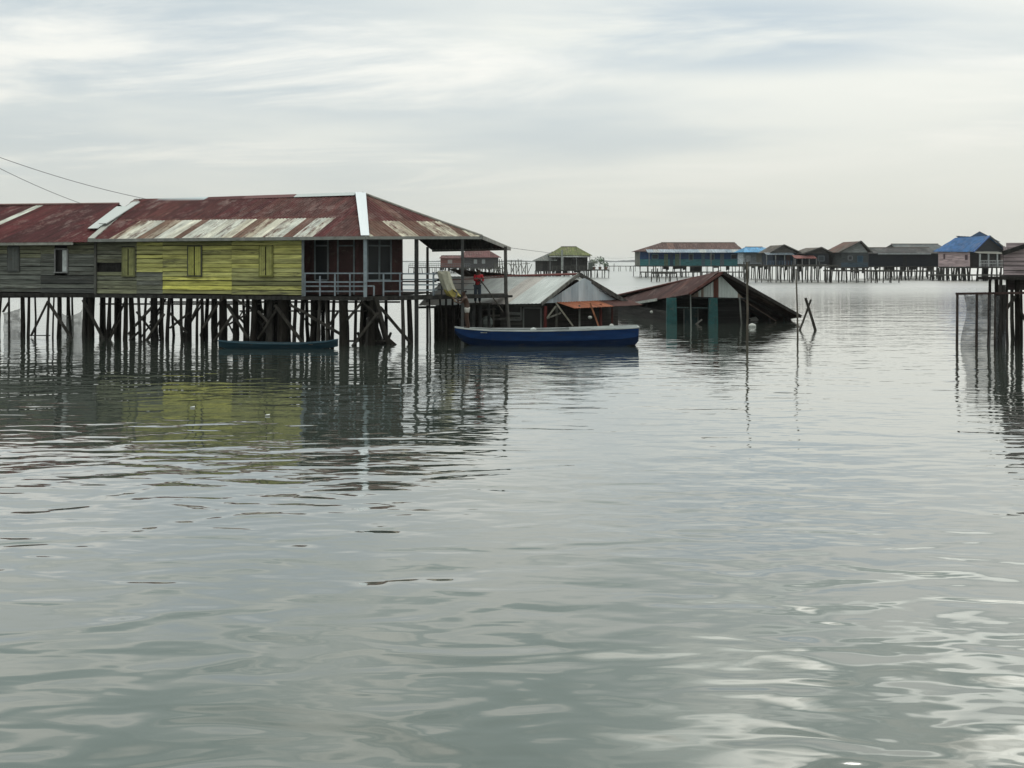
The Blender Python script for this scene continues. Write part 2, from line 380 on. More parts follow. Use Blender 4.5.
# ---- window with shutters set in a wall line
def shutter_window(root, line, px0, px1, y0, y1, col, leaves=2, pane=NEARBLK, name='shutter', off=.46, framecol=None, openleaf=None):
    pa = line(px0, off - .05); pb = line(px1, off - .05); d = (pa.y + pb.y) / 2
    z1, z0 = zat(y0, d), zat(y1, d); e = (pb - pa).normalized(); nb = NB
    f = MB(); fc = framecol or mixc(col, NEARBLK, .35)
    A = V((pa.x, pa.y, 0)); B = V((pb.x, pb.y, 0)); o = -nb * .03
    def pt(s, z, k=0): return A + e * s + V((0, 0, z)) - nb * k
    W = (B - A).length
    f.bar(pt(0, z0), pt(0, z1), .06, .06, fc); f.bar(pt(W, z0), pt(W, z1), .06, .06, fc)
    f.bar(pt(.03, z1, .004), pt(W - .03, z1, .004), .06, .06, fc); f.bar(pt(-.04, z0, .012), pt(W + .04, z0, .012), .08, .05, fc)
    wobj = f.build('window', M_PAINT, root)
    b = MB(); b.slab([pt(0, z0, -.12), pt(W, z0, -.12), pt(W, z1, -.12), pt(0, z1, -.12)], nb * .02, pane); b.build('pane', M_DARK, wobj)
    for k in range(leaves):
        s0 = W * k / leaves + .03; s1 = W * (k + 1) / leaves - .015
        m = MB(); c = j(col, .1)
        if openleaf == k:
            m.slab([pt(s0 + .02, z0 + .04, -.03), pt(s1, z0 + .04, -.03), pt(s1, z1 - .05, -.03), pt(s0 + .02, z1 - .05, -.03)], -nb * .02, (.5, .52, .52))
            m.build('curtain', M_CLOTH, wobj); continue
        if leaves == 2 and openleaf is not None and k != openleaf: continue
        nbd = 3; 
        for q in range(nbd):
            a = s0 + (s1 - s0) * q / nbd; bq = s0 + (s1 - s0) * (q + 1) / nbd - .012
            m.slab([pt(a, z0 + .03, .012), pt(bq, z0 + .03, .012), pt(bq, z1 - .03, .012), pt(a, z1 - .03, .012)], -nb * (.02 + .004 * q), j(c, .12))
        m.build(name, M_PAINT, wobj)
    return wobj

FLOOR = 1.98
# =================================================================== GREY HOUSE (left, partly out of frame)
gh = thing('stilt_house', on(20, .45), 'weathered grey board house with dark red rusty roof, cut by the left edge', 'house', 'wooden stilt houses')
pL = on(-70, .46); pM = on(95.2, .46)
ops = []
def op(px0, px1, y0, y1, base):
    a = on(px0, .46); b = on(px1, .46); d = (a.y + b.y) / 2
    return (min((a - base).length, (b - base).length), max((a - base).length, (b - base).length), zat(y1, d), zat(y0, d))
ops = [op(8, 19, 247, 271, pL), op(55, 67.5, 249, 272.5, pL)]
mb = MB()
def gcol(s, z, r):
    c = mixc(GREY, (.10, .105, .095), r.random() * .8)
    if z > 3.6 and r.random() < .6: c = mixc(c, OLIVE, .6)
    if z < 2.7 and r.random() < .25: c = (.07, .072, .068)
    return tone(c, r.uniform(.75, 1.2)) + (r.uniform(.22, .45),)
boards(mb, pL, pM, FLOOR, 4.3, .2, gcol, -NB, ops, gap=.8, seams=[(on(q, .46) - pL).length for q in (-40, 41)])
mb.build('wall', M_BOARD, gh)
mb = MB(); b0 = pL + NB * 7; b1 = pM + NB * 7
for a, b in ((pL, b0), (b0, b1)):
    mb.slab([a + V((0, 0, FLOOR)), b + V((0, 0, FLOOR)), b + V((0, 0, 4.3)), a + V((0, 0, 4.3))], V((.03, .03, 0)), (.08, .08, .075))
mb.build('rear_wall', M_BOARD, gh)
shutter_window(gh, on, 8, 19, 247, 271, (.10, .105, .10), 1)
shutter_window(gh, on, 55, 67.5, 249, 272.5, (.3, .3, .3), 2, openleaf=1)
mb = MB(); a = on(-72, .3); b = on(97, .3)
mb.bar(a + V((0, 0, FLOOR - .10)), b + V((0, 0, FLOOR - .10)), .14, .16, (.03, .028, .026)); mb.build('floor_beam', M_POST, gh)
mb = MB(); a = on(-70, .5); b = on(95, .5)
mb.slab([a + V((0, 0, FLOOR - .04)), b + V((0, 0, FLOOR - .04)), b + NB * 6.6 + V((0, 0, FLOOR - .04)), a + NB * 6.6 + V((0, 0, FLOOR - .04))], (0, 0, -.06), (.05, .047, .042)); mb.build('floor', M_POST, gh)
# roof
e0 = lift(on(-75), 243.6); e1 = lift(on(93), 242); r1 = lift(on(119, 5.4), 204.2); r0 = lift(on(-60, 5.4), 206)
pal = [[(RUST, .32, 8), (RUST2, .3, 5), (mixc(RUST, TAN, .35), .3, 1)], [(RUST, .32, 8), (RUST2, .3, 6), (mixc(RUST, ZINC, .25), .38, 1)]]
base = sheets(pal, 'gh', 3)
def ghc(k, r, u, v):
    q = e0 + (e1 - e0).normalized() * u
    px = CX + q.x / q.y * F
    if r == 1 and -50 < px < -42: return (.64, .65, .58, .3)
    return base(k, r, u, v)
mb = MB(); roof_face(mb, [e0, e1, r1, r0], ghc, rows=(2.5,), pitch=.16, amp=.017)
ghr = mb.build('roof', M_ROOF, gh, solid=.012)
mb = MB(); bz = V((0, 0, -2.1)); roof_face(mb, [r1 + NB * 5 + bz, r0 + NB * 5 + bz, r0, r1], base, pitch=.16, amp=.017)
mb.build('rear_roof', M_ROOF, gh, solid=.012)
mb = MB(); a = lift(on(-75, .02), 244.6); b = lift(on(73, .02), 243.4); mb.bar(a, b, .03, .13, (.27, .27, .24)); mb.build('fascia', M_PAINT, ghr)
mb = MB(); mb.tube([r0 + V((0, 0, .03)), r1 + V((0, 0, .03))], .06, (.20, .12, .11)); mb.build('ridge_cap', M_PAINT, ghr)
# loose pale sheets between the two roofs
mb = MB(); 
for (x0, y0, x1, y1, wd) in ((88, 229, 117, 207, .55), (99, 224, 134, 202, .4)):
    a = lift(on(x0, 1.4), y0); b = lift(on(x1, 4.9), y1); s = EL * -wd
    mb.slab([a, a + s, b + s, b], NB * -.03 + V((0, 0, .03)), (.66, .69, .68, .22))
mb.build('patch_sheet', M_ROOF, ghr)
GST = [(1.2, .11), (9, .10), (22.5, .2), (29, .13), (35, .09), (49, .12), (54, .08), (59, .17), (68, .11), (84.5, .16), (90.5, .21)]
for px, wd in [(-64, .2), (-50, .15), (-38, .12), (-26, .18), (-12, .12)] + GST: stilt(gh, on(px, .3 + random.uniform(0, .3)), FLOOR - .15, wd)
for k in range(13):
    px = random.choice([-60, -30, -15, 4, 12, 25, 32, 56, 62, 70, 86, 92]) + random.uniform(-2, 2)
    stilt(gh, on(px, random.uniform(2.4, 6.4)), FLOOR - .06, random.uniform(.1, .18))
def fb(root, x0, y0, x1, y1, w=.1, off=.3, off2=None, line=on): 
    brace(root, lift(line(x0, off), y0), lift(line(x1, off if off2 is None else off2), y1), w)
for a in ((48, 301, 31, 336, .08), (48, 302, 76, 345, .11), (83, 300, 107, 346, .11), (33, 335.5, 50, 335.5, .05), (9, 302, 3, 312, .08), (-60, 300, -30, 340, .1), (-12, 300, -34, 335, .09)): fb(gh, *a, off=.22)
fb(gh, 0, 297, 95, 296.5, .1, off=2.5)
# nets hung between the stilts
def net(name, label, pts_top, pts_bot, col, sag, root_loc, group='grey fishing nets hung from stilts'):
    mb = MB(); n = 14; mrows = 10
    g = []
    for r in range(mrows + 1):
        row = []
        for i in range(n + 1):
            t = i / n; s = r / mrows
            top = pts_top[0].lerp(pts_top[1], t) + V((0, 0, -sag * 4 * t * (1 - t)))
            bot = pts_bot[0].lerp(pts_bot[1], t)
            p = top.lerp(bot, s) + V((.03 * math.sin(9 * s + 3 * t), .07 * math.sin(t * 17 + s * 3), 0))
            row.append(p)
        g.append(row)
    for r in range(mrows):
        for i in range(n): mb.poly([g[r][i], g[r][i + 1], g[r + 1][i + 1], g[r + 1][i]], col)
    o = mb.build(name, M_NET, None, smooth=True)
    tag(o, label, 'net', group); return o
net('fishing_net', 'dark grey net under the grey house, hanging slack at the far left edge', [lift(on(3, .9), 313), lift(on(21, .9), 308)], [G(3, on(3, .9).y, -.3), G(22, on(21, .9).y, -.3)], (.13, .13, .13), .02, None)
net('fishing_net', 'pale grey sagging net strung between stilts beneath the open curtained window', [lift(on(59, .9), 312), lift(on(83, .9), 309)], [G(58, on(59, .9).y, -.3), G(83, on(83, .9).y, -.3)], (.3, .3, .29), .22, None)

# =================================================================== YELLOW HOUSE
yh = thing('stilt_house', on(230, .45), 'yellow-green board house on stilts with rusty hipped roof and dark veranda', 'house', 'wooden stilt houses')
p0 = on(95.8, .46); p1 = on(303, .46)
ops = [op(97, 122, 263, 270, p0)] + [op(122, 135, 248, 276, p0), op(187.5, 202, 246, 276, p0), op(259, 273, 246, 276, p0)]
def ycol(s, z, r):
    q = p0 + (p1 - p0).normalized() * s; px = CX + q.x / q.y * F; py = HY - (z - CAMH) / q.y * F
    if px < 137: c = mixc(GREY, OLIVE, .25 + .5 * r.random())
    elif px < 163 and py > 274: c = mixc(GREY, OLIVE, r.random() * .4)
    elif py > 289: c = mixc(OLIVE, YEL, .5 * r.random()) if px > 240 or px < 165 else mixc(OLIVE, YEL, .5)
    elif 277 < py <= 289 and px < 234: c = mixc(YELB, YEL, r.random() * .8)
    elif 279 < py < 285 and px >= 234: c = mixc(mixc(OLIVE, YEL, .4), (.10, .10, .05), r.random() * .8)
    else: c = mixc(mixc(YEL, YELB, r.random() * .4), OLIVE, r.random() ** 2 * .6)
    return tone(c, r.uniform(.78, 1.14)) + (r.uniform(.22, .44),)
mb = MB(); boards(mb, p0, p1, FLOOR, 4.42, .185, ycol, -NB, ops, gap=.85, seams=[(on(q, .46) - p0).length for q in (137, 163, 232)]); mb.build('wall', M_BOARD, yh)
shutter_window(yh, on, 122.5, 134.5, 248, 276, (.24, .24, .10), 2)
shutter_window(yh, on, 188, 201.5, 246, 276, (.37, .36, .10), 2, framecol=(.07, .07, .045))
shutter_window(yh, on, 259.5, 272.5, 246, 276, (.34, .33, .11), 2, framecol=(.2, .2, .06))
mb = MB(); a = on(97, .52); b = on(122, .52)
mb.slab([a + V((0, 0, 2.9)), b + V((0, 0, 2.9)), b + V((0, 0, 3.5)), a + V((0, 0, 3.5))], NB * .02, NEARBLK); mb.build('gap_shade', M_POST, yh)  # near-black sheet: the shade inside the open gap put into colour
# corner boards
for px in (95.5, 303):
    mb = MB(); p = on(px, .40); mb.bar(p + V((0, 0, FLOOR - .05)), p + V((0, 0, 4.42)), .1, .1, (.17, .19, .2) if px > 200 else (.09, .09, .08)); mb.build('corner_post', M_PAINT, yh)
# veranda walls (recessed)
VR = .75
va = on(303, .46); vb = on(301, 1.55); 
vc_ = None
# corner of recessed walls = intersection of both offset lines
def inter(p, d, q, e):
    den = d.x * e.y - d.y * e.x; t = ((q.x - p.x) * e.y - (q.y - p.y) * e.x) / den; return p + d * t
vc = inter(C + NB * 1.5, EL, C + NR * 1.3, ER); vd = onr(402.5, 1.3)
mb = MB(); DRED = (.045, .017, .016)
def vert_boards(mb, a, b, z0, z1, col, out, w=.16):
    L_ = (b - a).length; n = max(1, int(L_ / w)); e = (b - a).normalized()
    for i in range(n):
        s = a + e * (L_ * i / n + .003); t = a + e * (L_ * (i + 1) / n - .003)
        mb.slab([s + V((0, 0, z0)), t + V((0, 0, z0)), t + V((0, 0, z1)), s + V((0, 0, z1))], out * (.02 + random.uniform(0, .01)), j(col, .2))
    q = -out * .012
    mb.slab([a + q + V((0, 0, z0)), b + q + V((0, 0, z0)), b + q + V((0, 0, z1)), a + q + V((0, 0, z1))], -out * .02, NEARBLK)
vert_boards(mb, on(302, 1.5), vc, FLOOR, 4.5, DRED, -NB); vert_boards(mb, vc, vd, FLOOR, 4.5, DRED, -NR)
vert_boards(mb, on(302.5, .5), on(302, 1.5), FLOOR, 4.45, DRED, -EL)
mb.build('veranda_wall', M_PAINT, yh)
# end wall + rear wall
mb = MB(); bk0 = on(96, 8.6); bk1 = on(399, 8.6)
for a, b, t in ((vd, bk1, 4.45), (bk0, bk1, 4.45), (p0, bk0, 4.3)):
    nn = (b - a).normalized(); o = V((-nn.y, nn.x, 0)) * .03
    mb.slab([a + V((0, 0, FLOOR)), b + V((0, 0, FLOOR)), b + V((0, 0, t)), a + V((0, 0, t))], o, (.06, .045, .04))
mb.build('rear_wall', M_BOARD, yh)
def lite(root, line, nrm, px0, px1, y0, y1, off, kind, mull=False, col=(.13, .15, .16), fill=(.012, .014, .016)):
    a = line(px0, off - .05); b = line(px1, off - .05); d = (a.y + b.y) / 2; z1, z0 = zat(y0, d), max(zat(y1, d), FLOOR + .02); e = (b - a).normalized(); W = (b - a).length
    A = V((a.x, a.y, 0)); pt = lambda s, z, k=0: A + e * s + V((0, 0, z)) - nrm * k
    f = MB(); t = .07
    for s in (0, W) + ((W / 2,) if mull else ()): f.bar(pt(s, z0), pt(s, z1), t, t, col)
    zm = z1 - .28
    f.bar(pt(.03, z1, .004), pt(W - .03, z1, .004), t, t, col); f.bar(pt(.03, zm, .005), pt(W - .03, zm, .005), t * .9, t * .9, col)
    if kind == 'window': f.bar(pt(.03, z0, .006), pt(W - .03, z0, .006), t, t, col)
    o = f.build(kind, M_PAINT, root)
    g = MB(); g.slab([pt(0, z0, -.01), pt(W, z0, -.01), pt(W, z1, -.01), pt(0, z1, -.01)], nrm * .015, fill)
    g.build('pane' if kind == 'window' else 'door_leaf', M_DARK if kind == 'window' else M_PAINT, o)
    return o
lite(yh, on, NB, 315, 328, 239, 280, 1.5, 'window')
lite(yh, on, NB, 338, 354, 239, 296, 1.5, 'door', fill=(.04, .016, .015))
lite(yh, onr, NR, 367.5, 391, 239, 280, 1.3, 'window', mull=True)
# floor beams + floor
mb = MB(); zf = FLOOR - .10
for a, b in ((on(95, .25), C + NB * .05), (C + NR * .05 + ER * .06, onr(507, .05))):
    mb.bar(a + V((0, 0, zf)), b + V((0, 0, zf)), .12, .15, (.04, .038, .036))
    mb.bar(a + NB * .8 + V((0, 0, zf - .06)), b + NB * .8 + V((0, 0, zf - .06)), .1, .1, (.03, .028, .026))
mb.build('floor_beam', M_POST, yh)
mb = MB(); c0_ = C + NB * .12 + V((0, 0, FLOOR - .05))
mb.slab([on(95.5, .5) + V((0, 0, FLOOR - .05)), c0_, c0_ + NB * 8, on(95.5, 8.5) + V((0, 0, FLOOR - .05))], (0, 0, -.05), (.05, .047, .042))
mb.slab([C + NR * .14 + ER * .12 + V((0, 0, FLOOR - .046)), onr(507, .14) + V((0, 0, FLOOR - .046)), onr(507, 1.5) + V((0, 0, FLOOR - .046)), C + NR * 1.7 + ER * .3 + V((0, 0, FLOOR - .046))], (0, 0, -.04), (.06, .056, .05))
mb.build('floor', M_POST, yh)
# roof --------------------------------------------------------------
A = lift(on(360, 5.2), 193.3); Cz = lift(C, 236.6); Ez = lift(onr(482), 236.6); Fz = P(510, 248.2, 48.5); Gz = P(432, 249.8, 48.5)
L0 = lift(on(88), 239.4); L1 = lift(on(134, 5.2), 200.6); Bz = P(417, 237.2, 49.6); BL = lift(on(100, 9.6), 232)
BL.z = 4.7
def yfront(k, r, u, v):
    q = L0 + (Cz - L0).normalized() * u; px = CX + q.x / q.y * F
    rr = random.Random(k * 7 + r)
    if r == 0 and px < 312:
        t = (px - 95) / 210; ph = (k % 5)
        if px < 108: return (*RUST, .36)
        x = rr.random()
        if x < .58: return (*mixc(PALE, ZINC, rr.random()), .33 + rr.uniform(-.06, .14))
        if x < .82: return (*mixc(PALE, TAN, rr.uniform(.4, .9)), .40 + rr.uniform(-.05, .08))
        return (*mixc(RUST, TAN, rr.random() * .8), .34)
    if r == 1: return (*mixc(RUST, TAN, rr.random() * .25), .33)
    c = mixc(RUST, RUST2, rr.random())
    return (*mixc(c, TAN, .12 * rr.random()), .3 + rr.uniform(-.04, .06))
mb = MB(); roof_face(mb, [L0, Cz, A, L1], yfront, rows=(2.35, 2.6), pitch=.16, amp=.018, sheet=.47)
yr = mb.build('roof', M_ROOF, yh, solid=.012)
def yend(k, r, u, v):
    rr = random.Random(k * 13 + r + 5)
    if r == 0:
        return (*rr.choice([PALE, mixc(PALE, TAN, .5), TAN, mixc(TAN, RUST, .5)]), .41 + rr.uniform(-.05, .08))
    return (*mixc(RUST, TAN, rr.random() * .45), .32)
mb = MB(); roof_face(mb, [Cz, Ez, A], yend, rows=(1.9,), pitch=.16, amp=.018, sheet=.42)
mb.build('hip_end_roof', M_ROOF, yh, solid=.012)
mb = MB(); rb = sheets([[((.045, .05, .048), .24, 1), ((.06, .045, .04), .28, .5)]], 'yb', 4)
roof_face(mb, [Ez, Fz, A], rb, pitch=.16, amp=.015); roof_face(mb, [Fz, Gz, A], rb, pitch=.16, amp=.015)
roof_face(mb, [Gz, Bz, A], rb, pitch=.16, amp=.015); roof_face(mb, [Bz, BL, L1, A], rb, pitch=.16, amp=.015)
mb.build('rear_roof', M_ROOF, yh, solid=.012)
mb = MB(); fc = (.22, .22, .205)
mb.bar(L0 + V((0, -.03, -.05)), Cz + V((0, -.03, -.05)), .03, .13, fc); mb.bar(Cz + V((.02, -.03, -.05)), Ez + V((0, -.03, -.05)), .03, .12, fc)
mb.bar(Ez + V((.03, -.02, -.04)), Fz + V((.03, 0, -.04)), .03, .17, (.26, .25, .23)); mb.bar(Fz + V((-.05, 0, -.05)), Gz + V((0, 0, -.05)), .03, .1, (.1, .1, .09))
mb.build('fascia', M_PAINT, yr)
mb = MB(); up = V((0, -.05, .05))
a1 = lift(on(355.5, 5.15), 193) + up; a2 = lift(on(366, 5.0), 193.6) + up; b1 = lift(on(361, -.02), 236.5) + up; b2 = lift(onr(369.5, -.02), 236.5) + up
mb.slab([b1, b2, a2, a1], (0, .02, -.02), (.90, .94, .98, .12)); mb.build('hip_cap', M_ROOF, yr)
mb = MB()
def rp(px, dz=.03):
    t = (px - 134) / (360 - 134); return L1.lerp(A, t) + V((0, 0, dz))
for x0, x1, c in ((139, 160, (.2, .07, .06)), (160, 212, (.62, .7, .73)), (212, 250, (.12, .045, .045)), (250, 300, (.2, .1, .1)), (300, 357, (.62, .66, .66))):
    p, q = rp(x0), rp(x1); mb.hull([p + NB * -.32 + V((0, 0, -.13)), p + V((0, 0, .03)), p + NB * .3 + V((0, 0, -.13))], [q + NB * -.32 + V((0, 0, -.13)), q + V((0, 0, .03)), q + NB * .3 + V((0, 0, -.13))], (*c, .15))
mb.build('ridge_cap', M_ROOF, yr)
mb = MB(); p, q = A + V((.1, 0, .02)), Ez + V((0, 0, .03)); mb.tube([p, p.lerp(q, .5) + V((0, 0, -.02)), q], .06, (.2, .19, .17)); mb.build('hip_batten', M_PAINT, yr)
mb = MB(); p, q = L0, L1; mb.slab([p, p + EL * -.32, q + EL * -.32, q], (0, -.03, .05), (.50, .50, .46, .3)); mb.build('barge_sheet', M_ROOF, yr)
# veranda posts
def vpost(px, off, z0, y_top, w, col, line=onr):
    p = line(px, off); m = MB(); m.bar(V((p.x, p.y, z0)), V((p.x, p.y, zat(y_top, p.y))), w, w, col, up=(0, 1, 0)); return m.build('veranda_post', M_PAINT, yh)
vpost(365.3, .12, FLOOR - .1, 238, .13, (.24, .28, .31))
vpost(416.5, .12, -.6, 237.5, .16, (.026, .026, .026))
vpost(427.5, 3.2, -.6, 247, .11, (.06, .055, .05))
vpost(462.5, .12, -.6, 237.5, .12, (.07, .07, .07))
p = onr(505.5, .3); mb = MB(); mb.tube([V((p.x + .16, p.y - .1, .35)), V((p.x + .02, p.y, 2.0)), V((p.x, p.y, zat(246.5, p.y)))], [.085, .085, .075], (.075, .07, .065)); mb.build('veranda_post', M_POST, yh)
# railing
mb = MB()
def rail(x0, x1, y, line, w=.055, off=.1, col=RAIL, y1=None): mb.bar(lift(line(x0, off), y), lift(line(x1, off), y1 or y), w * .8, w, j(col, .15))
def bal(x, y0, y1, line, w=.06, off=.08, col=RAIL): mb.bar(lift(line(x, off), y0), lift(line(x, off), y1), w, w, j(col, .15), up=(0, 1, 0))
for y in (273.3, 282, 286.2, 291.3): rail(304, 364.5, y, on)
for x, a, b in ((305, 273, 296), (320, 276, 296), (335, 273, 296), (350, 273, 296)): bal(x, a, b, on)
for y, x0, x1 in ((273.3, 366, 402), (281, 366, 402), (291.3, 384, 402), (286, 366, 374)): rail(x0, x1, y, onr)
for x, a, b in ((383.5, 273, 296), (400, 273, 296), (374, 286, 296)): bal(x, a, b, onr)
for y in (273.8, 279.6, 284.8, 290): rail(403, 437, y, onr, .06, .12, (.25, .28, .31))
for x, a, b in ((433.5, 272, 296),): bal(x, a, b, onr, .07, .12)
for y in (283.5, 289.5): rail(438, 474, y, onr, .05, .2, (.10, .10, .10))
rail(444, 504, 280.2, onr, .05, .3, (.12, .06, .055), 277.2)
mb.build('railing', M_PAINT, yh)
mb = MB(); p = onr(442, .4); q = onr(418, 2.4)
mb.bar(lift(onr(403, 2.6), 281.6), lift(onr(436, 2.4), 281.6), .1, .06, (.08, .075, .07)); mb.build('bench_plank', M_POST, yh)
# stilts
YST = [(101, .1), (104.5, .1), (110, .16), (115.5, .12), (121, .1), (126, .2), (131, .24), (138.5, .14), (146, .12), (154, .33), (163, .14), (169.5, .17),
       (181, .13), (189.5, .32), (197.5, .12), (202, .14), (213.5, .2), (223, .36), (235, .24), (243, .12), (247.5, .14), (254.5, .26), (270, .3), (283, .5), (296, .15),
       (303, .2), (313, .22), (320, .15), (326, .13), (334, .14), (343, .38), (346.5, .15), (356, .13), (362.5, .15)]
for px, wd in YST: stilt(yh, on(px, .2 + random.uniform(0, .35)), FLOOR - .15, wd, random.uniform(-.08, .08))
for px, wd, off in ((371, .3, .1), (377, .2, .7), (386, .14, 2.5), (402.5, .15, .1), (409, .22, .3), (429.5, .07, .2), (440, .09, .6), (446, .1, .4), (452.5, .11, .5), (458, .08, .9)):
    stilt(yh, onr(px, off), FLOOR - .15, wd, .12 if px == 371 else 0)
for k in range(34):
    px = random.choice([103, 112, 118, 128, 140, 152, 160, 172, 188, 200, 208, 216, 226, 238, 250, 258, 266, 276, 282, 287, 308, 316, 322, 330, 337, 344, 350, 360, 368]) + random.uniform(-2.5, 2.5)
    stilt(yh, on(px, random.uniform(2.2, 7.8)), FLOOR - .06, random.uniform(.11, .2), random.uniform(-.1, .1), (.013, .012, .011))
for a in ((152, 307, 135, 326, .1), (164, 314, 143, 346, .11), (189, 313, 170, 328, .09), (170, 313, 187, 333, .09), (201, 300, 192, 318, .09), (217, 306, 203, 328, .09), (226, 296, 214, 308, .08), (232, 316, 214, 341, .1),
          (227, 305, 248, 338, .1), (247, 314, 226, 326, .08), (244, 305, 233, 297, .09), (276, 311, 258, 339, .1), (275, 305, 305, 346, .12), (258, 311, 268, 322, .1), (305, 313, 342, 335, .12), (290, 305, 306, 313, .1),
          (338, 312, 326, 330, .09), (363, 301, 347, 320, .1), (363, 302, 379, 318, .1), (378, 313, 352, 347, .12), (124, 345, 140, 331, .09), (106, 346, 120, 320, .08)): fb(yh, *a, off=.12)
for a in ((375, 297, 388, 347, .2), (380, 307, 414, 347, .12), (388, 340, 396, 347, .2)): fb(yh, *a, off=.0, line=onr)
for y, x0, x1, o in ((302, 150, 400, 3.0), (311, 240, 372, 5.5), (304, 100, 260, 2.2), (341, 345, 385, .5)): fb(yh, x0, y, x1, y, .09, off=o)
for k in range(16):
    px = random.uniform(100, 360); dx = random.choice([-1, 1]) * random.uniform(12, 26); fb(yh, px, random.uniform(298, 312), px + dx, random.uniform(322, 344), random.uniform(.05, .09), off=random.choice([.6, 2.2, 3.4]))
mb = MB()  # root-like debris heap caught under the corner
for k in range(16):
    p = onr(372 + random.uniform(-10, 18), random.uniform(0, 1.2)); mb.tube([V((p.x, p.y, -.2)), V((p.x + random.uniform(-.5, .4), p.y + random.uniform(-.2, .3), random.uniform(.2, 1.2)))], [.1, .05], j((.03, .028, .026)), 6)
o = mb.build('driftwood_heap', M_POST); tag(o, 'dark tangle of driftwood caught around the stilts under the veranda corner', 'driftwood'); 
# canoe
def hull_loft(name, parent, stations, col, rim, mat, inner, rimw=.05, low=None):
    """stations: (pos centre xy as V, side unit, half-beam top, half-beam bottom, keel z, sheer z)"""
    low = low or col; mb = MB(); rings = []; inn = []
    for (c, s, bt, bb, zk, zs) in stations:
        prof = [(-bt, zs), (-(bt * .55 + bb * .45), zk + (zs - zk) * .5), (-bb, zk + (zs - zk) * .12), (0, zk), (bb, zk + (zs - zk) * .12), (bt * .55 + bb * .45, zk + (zs - zk) * .5), (bt, zs)]
        rings.append([c + s * x + V((0, 0, z)) for x, z in prof])
        t = .04; inn.append([c + s * (x * max(0, 1 - t / max(bt, .05))) + V((0, 0, z + (t * 1.5 if abs(x) < bt * .9 else 0))) for x, z in prof])
    for a, b in zip(rings, rings[1:]):
        for k in range(6): mb.poly([a[k], b[k], b[k + 1], a[k + 1]], col if k in (0, 5) else low)
    for a, b in zip(inn, inn[1:]):
        for k in range(6): mb.poly([a[k + 1], b[k + 1], b[k], a[k]], inner)
    for e, ie in ((rings[0], inn[0]), (rings[-1], inn[-1])): mb.poly(e, col); mb.poly(ie, inner)
    ob = mb.build(name, mat, parent, smooth=False)
    m2 = MB()
    for k in (0, 6):
        for (a, b) in zip(rings, rings[1:]): m2.bar(a[k], b[k], rimw, rimw, rim)
    for e in (rings[0], rings[-1]):
        if (e[0] - e[6]).length > .12: m2.bar(e[0], e[6], rimw, rimw * 1.05, rim)
    m2.build('gunwale', mat, parent); return rings
def boat_stations(px0, px1, d, spec, yaw=0.0):
    a = G(px0, d); b = G(px1, d + yaw); e = (b - a); s = V((-e.y, e.x, 0)).normalized(); s = s if s.y < 0 else -s
    return [(a + e * t, s, bt, bb, zk, zs) for (t, bt, bb, zk, zs) in spec], a, e, s
cn = thing('canoe', G(278, 38.9), 'small narrow dark blue canoe moored in front of the yellow house stilts', 'boat', 'wooden boats on the water')
st, ca, ce, cs = boat_stations(218.5, 338, 38.9, [(0, .03, .02, .08, .31), (.06, .13, .06, -.02, .27), (.2, .25, .14, -.1, .24), (.45, .32, .2, -.12, .20), (.7, .29, .17, -.1, .2), (.9, .16, .08, -.02, .27), (1, .03, .02, .08, .36)])
hull_loft('hull', cn, st, (.012, .035, .05), (.045, .09, .12), M_HULL, (.03, .04, .045), .04)
for t in (.3, .55, .78):
    m = MB(); c = ca + ce * t + V((0, 0, .17)); m.bar(c + cs * .26, c - cs * .26, .16, .025, (.07, .07, .065)); m.build('thwart', M_POST, cn)

# =================================================================== BLUE BOAT
bt = thing('boat', G(548, 39.6), 'long blue wooden boat with white gunwale moored before the grey roofed house', 'boat', 'wooden boats on the water')
st, ba, be, bs = boat_stations(455, 637.5, 40.4, [(0, .05, .03, .5, .73), (.035, .18, .06, .18, .70), (.09, .36, .14, -.05, .67), (.2, .56, .34, -.15, .63), (.45, .66, .48, -.2, .62), (.7, .64, .46, -.2, .66), (.9, .54, .4, -.14, .71), (.985, .46, .34, -.02, .74), (1, .45, .33, .12, .75)])
hull_loft('hull', bt, st, (.008, .034, .118), (.42, .44, .44), M_HULL, (.14, .15, .15), .055, low=(.004, .014, .045))
for t, zz in ((.16, .54), (.34, .52), (.52, .52), (.68, .54), (.84, .58)):
    m = MB(); c = ba + be * t + V((0, 0, zz)); hb = .5; m.bar(c + bs * hb, c - bs * hb, .26, .03, (.28, .3, .3)); m.build('thwart', M_PAINT, bt)
m = MB(); c0 = ba + be * .09; c1 = ba + be * .005
m.slab([c0 + bs * .33 + V((0, 0, .655)), c1 + bs * .05 + V((0, 0, .72)), c1 - bs * .05 + V((0, 0, .72)), c0 - bs * .33 + V((0, 0, .655))], (0, 0, -.03), (.2, .22, .23)); m.build('foredeck', M_PAINT, bt)
m = MB(); c0 = ba + be * .62; c1 = ba + be * .99
m.bar(c0 + bs * .67 + V((0, 0, .71)), c1 + bs * .48 + V((0, 0, .79)), .04, .12, (.5, .52, .52)); m.build('wash_strake', M_HULL, bt)
def bundle(name, label, cat, c, r, col, mat=M_CLOTH, sq=.7):
    mb = MB(); n = 9; rings = []
    for i in range(6):
        th = -math.pi / 2 + math.pi * i / 5
        rings.append([c + V((r * math.cos(th) * math.cos(2*math.pi*k/n) * random.uniform(.85, 1.15), r * math.cos(th) * math.sin(2*math.pi*k/n), r * sq * math.sin(th))) for k in range(n)])
    for a, b in zip(rings, rings[1:]):
        for k in range(n): mb.poly([a[k], a[(k+1) % n], b[(k+1) % n], b[k]], col)
    return tag(mb.build(name, mat, None, smooth=True), label, cat)
